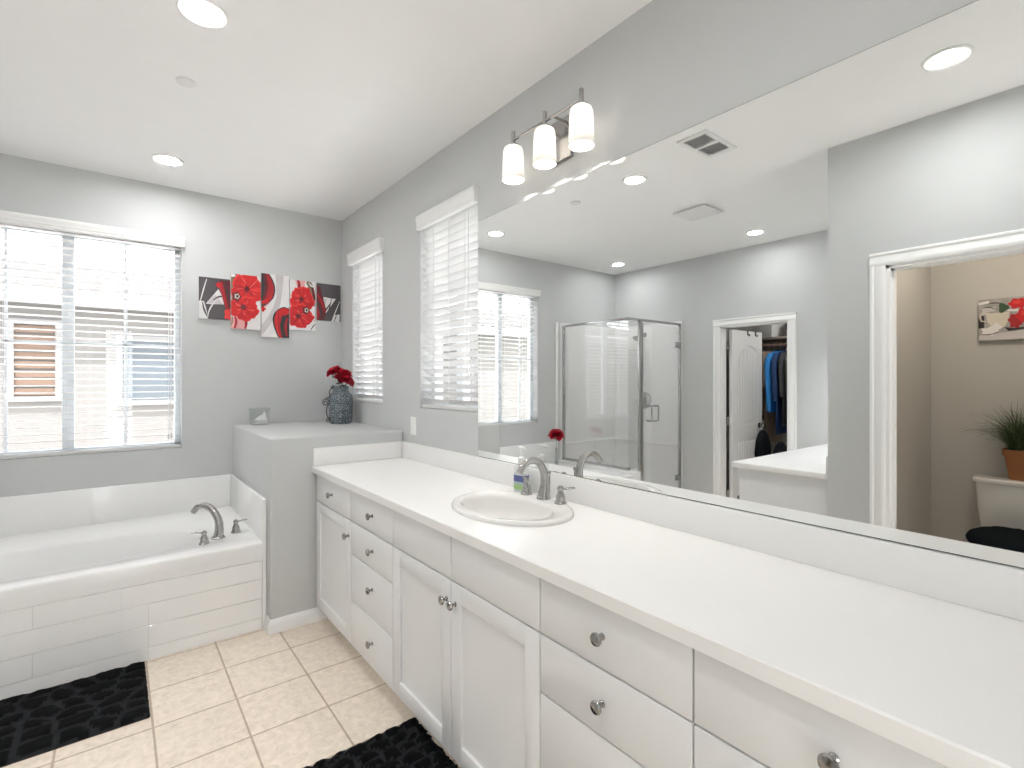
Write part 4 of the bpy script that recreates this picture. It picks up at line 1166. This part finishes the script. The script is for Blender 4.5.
b = MB(); b.tube([(.20, -.15, .70), (.225, -.15, .70), (.235, -.12, .69)], .008, 8); b.build('flush_lever', 'chrome', r)
rr = random.Random(5)
r = thing('toilet_lid_cover', 'black plush cover over the closed toilet lid', 'lid cover', (-3.298+.45, TYc, .4155))
def lid(k, z): return [Vector((p.x+rr.uniform(-.003, .003), p.y+rr.uniform(-.003, .003), z+rr.uniform(-.003, .003))) for p in egg(0, .27*k, .205*k, 0, 48)]
b = MB(); b.rings([egg(0, .25, .18, .001, 48), lid(1.02, .006), lid(1.05, .022), lid(1.0, .045), lid(.85, .062), lid(.6, .072), lid(.3, .076)]); b.build('pile', 'plush', r, angle=80)
r = thing('potted_grass', 'terracotta pot of arching green grass on the toilet tank', 'plant', (-3.298+.11, TYc-.005, .7755))
b = MB(); b.rings([rrect(.058, .062, 0, 32, 6), rrect(.060, .064, .004, 32, 6), rrect(.076, .086, .155, 32, 6), rrect(.082, .094, .156, 32, 6), rrect(.084, .097, .196, 32, 6), rrect(.074, .086, .196, 32, 6), rrect(.070, .080, .175, 32, 6)]); b.build('pot', 'terra', r)
b = MB(); b.rings([rrect(.071, .081, .168, 32, 6), rrect(.071, .081, .178, 32, 6)]); b.build('soil', 'soil', r)
b = MB()
for k in range(640):
    a = rr.uniform(0, 2*PI); x0, y0 = rr.uniform(-.05, .05), rr.uniform(-.06, .06)
    L_ = rr.uniform(.19, .37); lean = rr.uniform(.2, 1.5); droop = rr.uniform(.3, 1.5)
    w_ = rr.uniform(.0018, .0034); pts = []; z = .178; x, y = x0, y0; th = lean*.35
    for s_ in range(7):
        pts.append(Vector((x, y, z))); x += math.sin(th)*math.cos(a)*L_/6; y += math.sin(th)*math.sin(a)*L_/6; z += math.cos(th)*L_/6; th += (lean*.65+droop*.5)/6*1.25
    side = Vector((-math.sin(a), math.cos(a), 0)); vs = []
    for i, p in enumerate(pts):
        ww = w_*(1-.85*(i/6)**1.5); vs += [p+side*ww, p-side*ww+Vector((0, 0, .0006))]
    vs = [Vector((max(v.x, -.098), v.y, v.z)) for v in vs]
    b.add(vs, [(2*i, 2*i+1, 2*i+3, 2*i+2) for i in range(6)], 1 if rr.random() < .25 else 0)
o = b.build('foliage', ['grassm', 'grass2'], r, angle=80); o['kind'] = 'stuff'

# ------------------------------------------------------------------ outside: neighbouring house beyond the back window
struct(MB().box(-14, 14, -14, 16, -.4, -.12).build('ground', 'ground'))
r = thing('neighbour_house', 'pale stucco house with tiled roof beyond the back window', 'house', (0, 8.0, -.12))
MB().box(-9, 5, 0, 6, 0, 2.52).build('wall', 'stucco', r)
b = MB()
def roof(u, v):
    x = -9.4+14.8*u; k = v
    return Vector((x, -.14+4.0*k, 2.55+1.6*k*.62+.035*abs(math.sin(x*PI/.24))+.03*(1-((v*14) % 1))))
b.grid(roof, 420, 42); b.build('roof', 'tile_roof', r, angle=40)
MB().box(-9.4, 5.4, -.17, -.14, 2.43, 2.57).build('fascia', 'housetrim', r)
def ext_win(x0, x1, z0, z1, m, slats):
    f = MB()
    for q in ((x0-.06, x1+.06, z0-.06, z0), (x0-.06, x1+.06, z1, z1+.06), (x0-.06, x0, z0, z1), (x1, x1+.06, z0, z1)): f.box(q[0], q[1], -.04, -.001, q[2], q[3])
    o = f.build('window', 'housetrim', r)
    p = MB()
    if slats:
        n = 8
        for k in range(n): p.box(x0, x1, -.02, -.002, z0+(z1-z0)*k/n+.012, z0+(z1-z0)*(k+1)/n-.012)
    else: p.box(x0, x1, -.012, -.002, z0, z1)
    p.build('shutter' if slats else 'pane', m, o)
ext_win(-2.41, -2.06, 1.37, 2.20, 'shutter', True)
ext_win(-1.44, -.88, 1.30, 2.06, 'extglass', False)
r = thing('garden_wall', 'pale stucco boundary wall outside the side windows', 'wall', (3.2, 3.0, -.12))
MB().box(0, .2, -6, 6, 0, 2.1).build('body', 'stucco', r)
MB().box(-.03, .23, -6, 6, 2.1, 2.17).build('coping', 'stucco', r)
